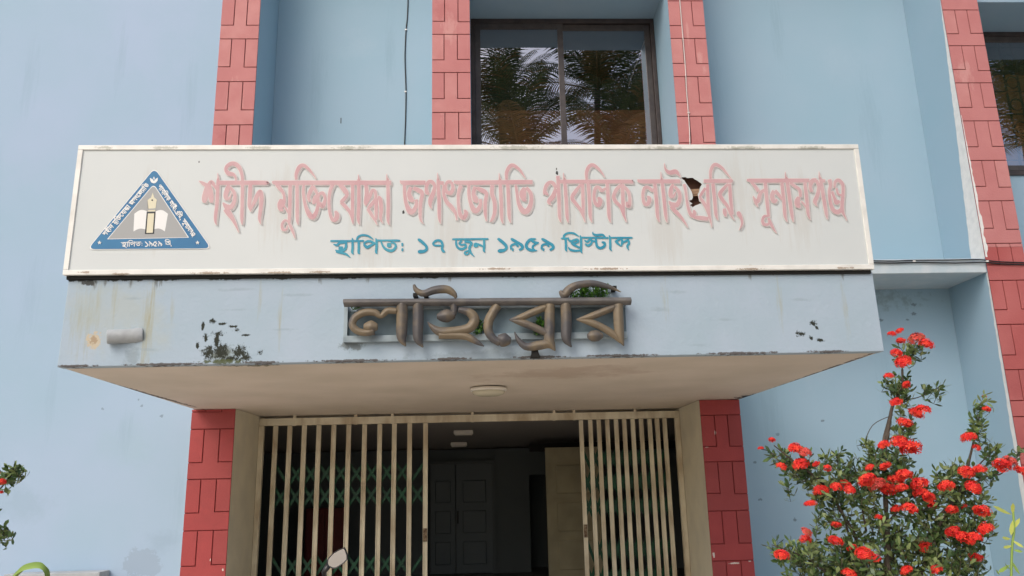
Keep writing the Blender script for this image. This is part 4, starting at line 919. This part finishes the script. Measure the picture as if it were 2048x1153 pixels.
def shrub(name, label, base, clumps, branches, flowers, k, Y0, twig_k=1.0):
    """clumps: (x,y,rx,ry,density); branches: polylines; flowers: (x,y,r) – measured with k() and set out in depth about Y0"""
    e = empty(name, base, label, 'shrub')
    fol = MB(); wood = MB()
    sc = (Y0-CAM.y)/F_PX
    def w3(x, y, dy=0): u, v = k(x, y); return at(u, v, Y0+dy)
    for br, r0, r1, dy in branches:
        n = len(br); P = [w3(x, y, dy*(i/(n-1))+rnd.uniform(-.03, .03)) for i, (x, y) in enumerate(br)]
        if br[0][1] > 1250: P.insert(0, Vector(base)+Vector((rnd.uniform(-.08, .08), rnd.uniform(-.08, .08), 0)))
        q = catmull([tuple(p) for p in P], 5)
        wood.tube(q, [r0+(r1-r0)*i/(len(q)-1) for i in range(len(q))], 6)
    for (x, y, rx, ry, den) in clumps:
        nt_ = max(3, int(den*twig_k*rx*ry/255))
        for _ in range(nt_):
            a = rnd.uniform(0, 6.283); q = math.sqrt(rnd.uniform(0, 1))
            dep = rnd.gauss(0, .5)*min(rx, 160)*sc/2.25
            p = w3(x+rx*q*math.cos(a), y+ry*q*math.sin(a), dep)
            out = Vector((math.cos(a)*q*.6, rnd.uniform(-.6, .3), -math.sin(a)*q*.3+.55))+rv()*.55
            out.normalize(); L = rnd.uniform(.05, .10)
            wood.tube([p-out*L, p], .0016, 3, cap=False)
            pale = rnd.random()
            mi0 = 2 if pale > .60 else (1 if pale > .22 else 0)
            s = out.cross(Vector((.2, .5, .8))).normalized(); t = out.cross(s); ph = rnd.uniform(0, 3)
            for j in range(4):
                c = p-out*L*(1-j/3.)
                for side in (0, math.pi):
                    g_ = ph+j*1.571+side; d = (s*math.cos(g_)+t*math.sin(g_))*(1.0-.16*j)+out*(.45+.18*j)
                    leaf(fol, c, d+rv()*.18, out, rnd.uniform(.036, .066)*(1-.05*j), rnd.uniform(.014, .021), min(2, max(0, mi0+rnd.choice((-1, 0, 0, 0, 1)) )), .12, rnd.uniform(0, .12))
    wood.build('branches', BARK, e); fol.build('foliage', LEAF, e, recalc=False)
    for i, (x, y, r) in enumerate(flowers):
        p = w3(x, y, rnd.uniform(-.30, -.10) if r > 15 else rnd.uniform(-.05, .05))
        o = bpy.data.objects.new('flower_head', BALLS[(i*5+i//7) % 8]); C.objects.link(o); o.parent = e
        o.location = p-Vector(base); s = r/k.sc*sc/.058*.98
        o.scale = (s*rnd.uniform(.9, 1.1), s, s*rnd.uniform(.72, .95)); o.rotation_euler = (rnd.uniform(-.3, .6), rnd.uniform(-.5, .5), rnd.uniform(0, 6))
    return e
class KK:
    def __init__(s, ox, oy, sc): s.o = (ox, oy); s.sc = sc
    def __call__(s, x, y): return s.o[0]+x/s.sc, s.o[1]+y/s.sc
kx = KK(1448, 640, 2.248)
FLW = [(755,65,18),(790,50,18),(795,95,20),(865,85,34),(910,110,32),(775,150,24),(805,190,38),(742,252,20),(820,292,18),(775,372,26),(862,422,36),(890,408,34),(812,465,32),(790,550,34),(840,575,44),(720,565,28),(322,582,32),(365,600,28),(345,650,34),(258,660,22),(415,650,18),(465,668,18),(215,540,15),(165,578,13),(725,660,24),(655,665,18),(437,770,34),(505,752,24),(545,740,28),(565,765,22),(645,722,38),(690,745,38),(740,765,36),(810,700,34),(770,720,28),(800,755,26),(880,740,40),(885,780,30),(920,800,26),(930,830,22),(388,828,24),(835,850,30),(775,850,24),(700,890,20),(505,922,20),(370,955,24),(366,988,24),(1000,750,32),(1120,755,34),(1150,675,28),(1090,685,32),(1025,855,24),(1160,862,32),(1178,940,32),(1030,955,32),(1080,985,40),(1125,978,32),(1130,1070,30),(905,1020,30),(990,1000,15),(500,995,32),(575,1025,22),(628,1050,34),(675,1075,26),(260,1058,32),(955,1125,24),(820,1130,26),(560,1142,28),(1100,530,32),(1135,575,18),(1180,402,18),(1170,345,10),(1250,655,34),(1283,638,30),(1335,680,28),(820,1070,14),(1080,840,14)]
CLP = [(330,640,85,55,1.2),(450,700,130,65,1.2),(240,600,50,35,.9),(560,760,160,75,1.0),(640,690,80,60,1.0),(740,650,100,90,1.2),(800,480,50,90,1.2),(790,300,50,65,1.4),(805,150,42,50,1.4),(870,125,45,24,1.2),(880,760,150,100,1.1),(1060,720,100,80,1.1),(1110,890,110,140,1.1),(1000,980,140,130,1.0),(720,1060,260,110,1.0),(480,1075,180,85,1.0),(300,1050,80,55,1.0),(220,1015,30,22,.9),(600,880,170,100,.45),(450,880,60,120,.6),(1090,1090,100,80,1.0),(850,930,150,110,.8),(1140,480,28,80,1.5),(1165,370,22,35,1.5),(930,312,48,14,2),(970,305,18,16,2.5),(1200,690,60,16,1.4),(1190,610,36,26,1.2),(1225,575,12,12,3),(515,615,16,34,2.2),(578,630,14,32,2.2),(455,620,14,16,2.2),(665,600,36,60,1.0),(630,560,16,24,1.0),(745,290,22,45,1.2),(290,745,28,18,1.2),(1330,590,14,20,2),(500,1180,260,80,.8),(850,1180,280,80,.8),(700,1330,330,140,.5),(620,1560,160,160,.2),(900,1560,160,160,.2)]
BRN = [([(770,1500),(745,1200),(730,900),(722,620),(735,520),(757,390),(800,300),(806,180),(866,100)], .02, .004, 0), ([(700,1400),(620,1050),(520,850),(440,730),(330,650),(225,565)], .016, .003, -.1), ([(240,620),(200,590),(168,582)], .004, .002, 0),
 ([(820,1450),(940,1000),(1060,780),(1105,620),(1140,470),(1168,360)], .016, .003, .1), ([(900,1050),(1040,800),(1130,670),(1230,572)], .01, .002, 0), ([(950,900),(1090,760),(1190,700),(1250,690),(1332,600)], .009, .002, -.05),
 ([(650,1400),(470,1150),(340,1060),(215,1012)], .012, .002, -.12), ([(600,1100),(530,850),(512,700),(515,598)], .007, .002, .1), ([(640,950),(600,740),(578,618)], .006, .002, .05), ([(800,360),(870,350),(968,304)], .004, .002, 0),
 ([(712,600),(718,540),(735,470),(758,385)], .009, .006, 0), ([(622,580),(668,475),(760,428)], .0025, .0022, 0), ([(930,840),(1010,820),(1060,812)], .004, .003, 0), ([(560,880),(620,865),(690,835)], .004, .003, 0), ([(730,920),(800,840),(880,760)], .008, .004, 0), ([(745,1300),(735,1000),(725,880)], .022, .016, .02)]
bp = at(1448+760/2.248, 1400, -2.0); 
shrub('flowering_shrub', 'tall leafy shrub full of round red flower clusters at the right', (bp.x, -2.0, 0), CLP, BRN, FLW, kx, -2.0)
kl = KK(0, 800, 3.265)
shrub('flowering_shrub', 'shrub with a few twig tips and pink buds at the left edge', tuple(at(-120, 1000, -2.0).xy)+(0,),
      [(80,480,36,36,1.6),(115,440,16,20,2.2),(30,850,42,30,1.6),(-160,700,120,200,.5),(20,525,34,34,1.2),(-200,950,120,140,.5)], [([(-250,1400),(-150,800),(20,560),(118,430)], .012, .002, 0), ([(-200,1200),(-60,900),(60,850)], .008, .002, 0)],
      [(12,535,24),(5,480,14),(8,605,14)], kl, -2.0, .9)

# lime plants
def lime_plant(label, base, stem_pts, leaves, Y0):
    e = empty('lime_plant', base, label, 'plant', None)
    P = [Vector(base)]+[at(u, v, Y0) for u, v in stem_pts]
    MB().tube(catmull([tuple(p) for p in P], 6), .006, 6).build('stem', LIME[1], e, smooth=True)
    mb = MB()
    for (u0, v0, u1, v1, wd, mi) in leaves:
        a = at(u0, v0, Y0); b_ = at(u1, v1, Y0-rnd.uniform(.0, .05)); d = b_-a
        leaf(mb, a, d, Vector((rnd.uniform(-.3, .3), -1, .45)), d.length, wd, mi, .1, .0)
    mb.build('foliage', LIME, e, recalc=False)
b0 = at(2022, 1150, -2.4)
lime_plant('slender yellow green plant with narrow leaves at the lower right edge', (b0.x, -2.4, 0), [(2022,1400),(2022,1200),(2024,1100),(2028,1060),(2026,1020)],
    [(2024,1030,1985,1012,.022,0),(2026,1030,2026,1006,.02,0),(2026,1040,2022,1072,.022,0),(2022,1078,2004,1076,.018,0),(2024,1080,2048,1096,.018,0),(2025,1092,2006,1096,.016,0),(2026,1060,2040,1036,.018,0),(2026,1100,2046,1104,.016,1),(2022,1120,2040,1150,.018,1),(2020,1130,1996,1146,.018,1),(2000,1150,1992,1140,.015,1),(2022,1140,2010,1128,.015,1)], -2.4)
b0 = at(60, 1150, -2.2)
e = empty('arching_plant', (b0.x, -2.2, 0), 'pale green plant with one broad arching leaf at the lower left corner', 'plant')
mb = MB(); path = catmull([(5,1175),(25,1152),(45,1132),(66,1125),(84,1126),(93,1138),(94,1158)], 5); vs = []
for i, (u, v) in enumerate(path):
    p = at(u, v, -2.2); wd = .028*math.sin(math.pi*min(.97, (i+3)/(len(path)+2)))+.003
    vs += [p+Vector((.0, -.02, -wd)), p, p+Vector((.0, .03, -wd*.7))]
mb.add(vs, [f for i in range(len(path)-1) for f in ((3*i, 3*i+3, 3*i+4, 3*i+1), (3*i+1, 3*i+4, 3*i+5, 3*i+2))]).build('leaf_blade', LIME[1], e, smooth=True, recalc=False)
MB().tube([(b0.x-.05, -2.2, 0), (b0.x-.1, -2.2, .5), tuple(at(5, 1175, -2.2))], .006, 6).build('stem', LIME[1], e)
mb = MB()
for q in range(5):
    leaf(mb, Vector((b0.x-.08, -2.2, .5+q*.08)), rv(.4), Vector((0, 0, 1)), .3, .06, q % 2, .1, .3)
mb.build('foliage', LIME, e, recalc=False)

# ------------------------------------------------------------------ motorcycle: only its mirror rises into view
MYc = -1.0
mc = at(676, 1108, MYc)
BK = empty('motorcycle', (mc.x-.34, MYc+.25, .15*0), 'parked motorcycle whose black framed mirror rises in front of the gate', 'motorcycle')
X0, Y1 = mc.x-.34, MYc+.05
km = lambda ps: [(600+x/12.4, 1060+y/12.4) for x, y in ps]
outl = km([(1100,450),(1140,540),(1168,640),(1166,735),(1075,825),(960,900),(880,945),(790,945),(705,905),(678,850),(690,740),(760,655),(850,570),(960,505),(1040,470)])
def mirror(dx, mir):
    pts = [Vector(at(u, v, MYc)) for u, v in outl]
    c = sum(pts, Vector())/len(pts)
    tilt = Matrix.Rotation(R_(5), 3, 'X')
    f = lambda p, y, s: (lambda q: Vector(((X0*2-q.x) if mir else q.x, q.y, q.z-(.20 if mir else 0))))(c+tilt @ (Vector(((p.x-c.x)*s, y, (p.z-c.z)*s))))
    n = len(pts)
    m = MB(); rings = [[f(p, y, s) for p in pts] for y, s in ((0.0, .93), (-.004, 1.02), (.006, 1.09), (.03, .9), (.045, .5))]
    for r in rings: m.v += [tuple(q) for q in r]
    for i in range(len(rings)-1):
        for k in range(n): m.f.append([i*n+k, i*n+(k+1) % n, (i+1)*n+(k+1) % n, (i+1)*n+k]); m.mi.append(0)
    m.f.append(list(range(4*n, 5*n))); m.mi.append(0)
    o = m.build('mirror', BLACKP, BK, smooth=False)
    MB().add([f(p, -.0005, .935) for p in pts], [list(range(n))]).build('mirror_glass', MIRROR, o, recalc=False)
    a = at(657, 1131, MYc+.012); b_ = at(648, 1145, MYc+.02); c_ = Vector((X0+.17, Y1+.0, 1.03))
    g_ = lambda q: Vector(((X0*2-q.x) if mir else q.x, q.y, q.z-(.20 if mir else 0)))
    MB().tube([g_(a), g_(b_), g_(b_+Vector((0, 0.01, -.05))), g_(c_)], [.021, .017, .008, .008], 10).build('mirror_stem', BLACKP, o, smooth=True)
mirror(0, False); mirror(0, True)
MB().tube([(X0-.36, Y1-.08, 1.0), (X0-.17, Y1, 1.03), (X0, Y1+.04, 1.0), (X0+.17, Y1, 1.03), (X0+.36, Y1-.08, 1.0)], .012, 8).build('handlebar', CHROME, BK, smooth=True)
for s in (-1, 1): MB().tube([(X0+s*.37, Y1-.085, 1.0), (X0+s*.25, Y1-.04, 1.015)], .018, 8).build('grip', BLACKP, BK, smooth=True)
MB().lathe([(.03, -.05), (.085, -.04), (.09, .0), (.08, .03), (.03, .05)], (X0, Y1+.14, .93), 'Y', 20).build('headlight', BLACKP, BK, smooth=True)
MB().tube([(X0, Y1-.10, .78), (X0, Y1-.22, .86), (X0, Y1-.40, .84), (X0, Y1-.55, .76)], [.06, .13, .13, .08], 14).build('fuel_tank', BIKE, BK, smooth=True)
MB().hexa([(X0-.1,Y1-1.2,.76),(X0+.1,Y1-1.2,.76),(X0+.08,Y1-.5,.72),(X0-.08,Y1-.5,.72),(X0-.13,Y1-1.2,.84),(X0+.13,Y1-1.2,.84),(X0+.11,Y1-.5,.79),(X0-.11,Y1-.5,.79)]).build('seat', BLACKP, BK, bevel=.03)
MB().box(X0-.12, X0+.12, Y1-.75, Y1-.3, .32, .68).build('engine', CHROME, BK, bevel=.04)
for yc in (Y1+.28, Y1-1.05):
    wh = MB().lathe([(.22, -.03), (.30, -.045), (.315, 0), (.30, .045), (.22, .03)], (X0, yc, .315), 'X', 32).build('wheel', RUBBER, BK, smooth=True)
    MB().lathe([(.04, -.05), (.21, -.012), (.21, .012), (.04, .05)], (X0, yc, .315), 'X', 24).build('rim', CHROME, wh, smooth=True)
for s in (-1, 1): MB().tube([(X0+s*.07, Y1+.0, 1.0), (X0+s*.07, Y1+.28, .32)], .02, 8).build('fork', CHROME, BK)
MB().tube([(X0, Y1+.02, .8), (X0, Y1-.3, .55), (X0, Y1-.8, .6), (X0, Y1-1.05, .33)], .025, 8).build('chassis', BLACKP, BK)

# ------------------------------------------------------------------ coconut palms across the yard (seen mirrored in the window)
def frond(seed, L=3.5, dry=0):
    rr = random.Random(seed); mb = MB(); N = 44
    curve = rr.uniform(.35, .75); P = []
    for i in range(N+1):
        t = i/N; a = .85-curve*1.9*t*t
        P.append(P[-1]+Vector((math.cos(a), 0, math.sin(a)))*(L/N) if P else Vector((0, 0, 0)))
    mb.tube(P, [.035*(1-i/N)+.006 for i in range(N+1)], 5, mi=dry)
    for i in range(4, N+1):
        t = i/N; ll = .85*math.sin(math.pi*(.12+.83*t))**.7
        tan = (P[i]-P[i-1]).normalized()
        for s in (-1, 1):
            d = (Vector((0, s, 0))*1.0+tan*.75+Vector((0, 0, -.12-rr.uniform(0, .3)))).normalized()
            b = P[i]; nrm = tan*.5
            wv = tan.normalized()*.026
            mid = b+d*ll*.5; tip = b+d*ll+Vector((0, 0, -.20*ll))
            mb.add([b-wv*.5, b+wv*.5, mid+wv, mid-wv, tip], [(0, 1, 2, 3), (3, 2, 4)], dry if rr.random() > .1 else 1)
    o = mb.build('frond', PALML, None, recalc=False); me_ = o.data; bpy.data.objects.remove(o); return me_
FR = [frond(11), frond(12), frond(13), frond(14, 3.2, 1)]
def palm(x, y, h, lean, label, seed):
    rr = random.Random(seed)
    e = empty('coconut_palm', (x, y, 0), label, 'palm tree', 'coconut palms across the yard')
    pts = [(x+lean*(t/10)**2, y+lean*.3*(t/10)**2, h*t/10) for t in range(11)]
    MB().tube(pts, [.2-.009*t for t in range(11)], 12).build('trunk', TRUNK, e, smooth=True)
    tp = Vector(pts[-1])-Vector((x, y, 0))
    for i in range(20):
        o = bpy.data.objects.new('frond', FR[i % 3] if i < 17 else FR[3]); C.objects.link(o); o.parent = e
        o.location = tp+Vector((0, 0, -.02*i)); pit = (-.7+1.15*(i/19))+rr.uniform(-.12, .12)
        o.rotation_euler = (rr.uniform(-.2, .2), pit, i*2.4+rr.uniform(-.3, .3)); s = rr.uniform(.85, 1.1); o.scale = (s, s, s)
for (u, v, y, lean, lab, sd) in [(1040, 300, -10.5, -.2, 'short coconut palm mirrored at the bottom of the left window pane', 9), (1235, 305, -10.5, .2, 'short coconut palm mirrored at the bottom of the right window pane', 10), (2062, 280, -10.5, .2, 'short coconut palm added to darken the reflection low in the far right window', 7), (1000, 215, -12, -.3, 'coconut palm mirrored at the left of the window above the sign', 1), (1195, 165, -11.5, .4, 'coconut palm mirrored in the middle of the right window pane', 2),  # the low far right palm is added to darken that window's reflection
        (1285, 235, -12.5, .3, 'low coconut palm mirrored at the right edge of the window', 4), (2035, 190, -12, .3, 'coconut palm mirrored in the far right window', 6)]:
    q = at(u, v, 2*(W+.01)-y); palm(q.x-lean, y-lean*.3, q.z, lean, lab, sd)
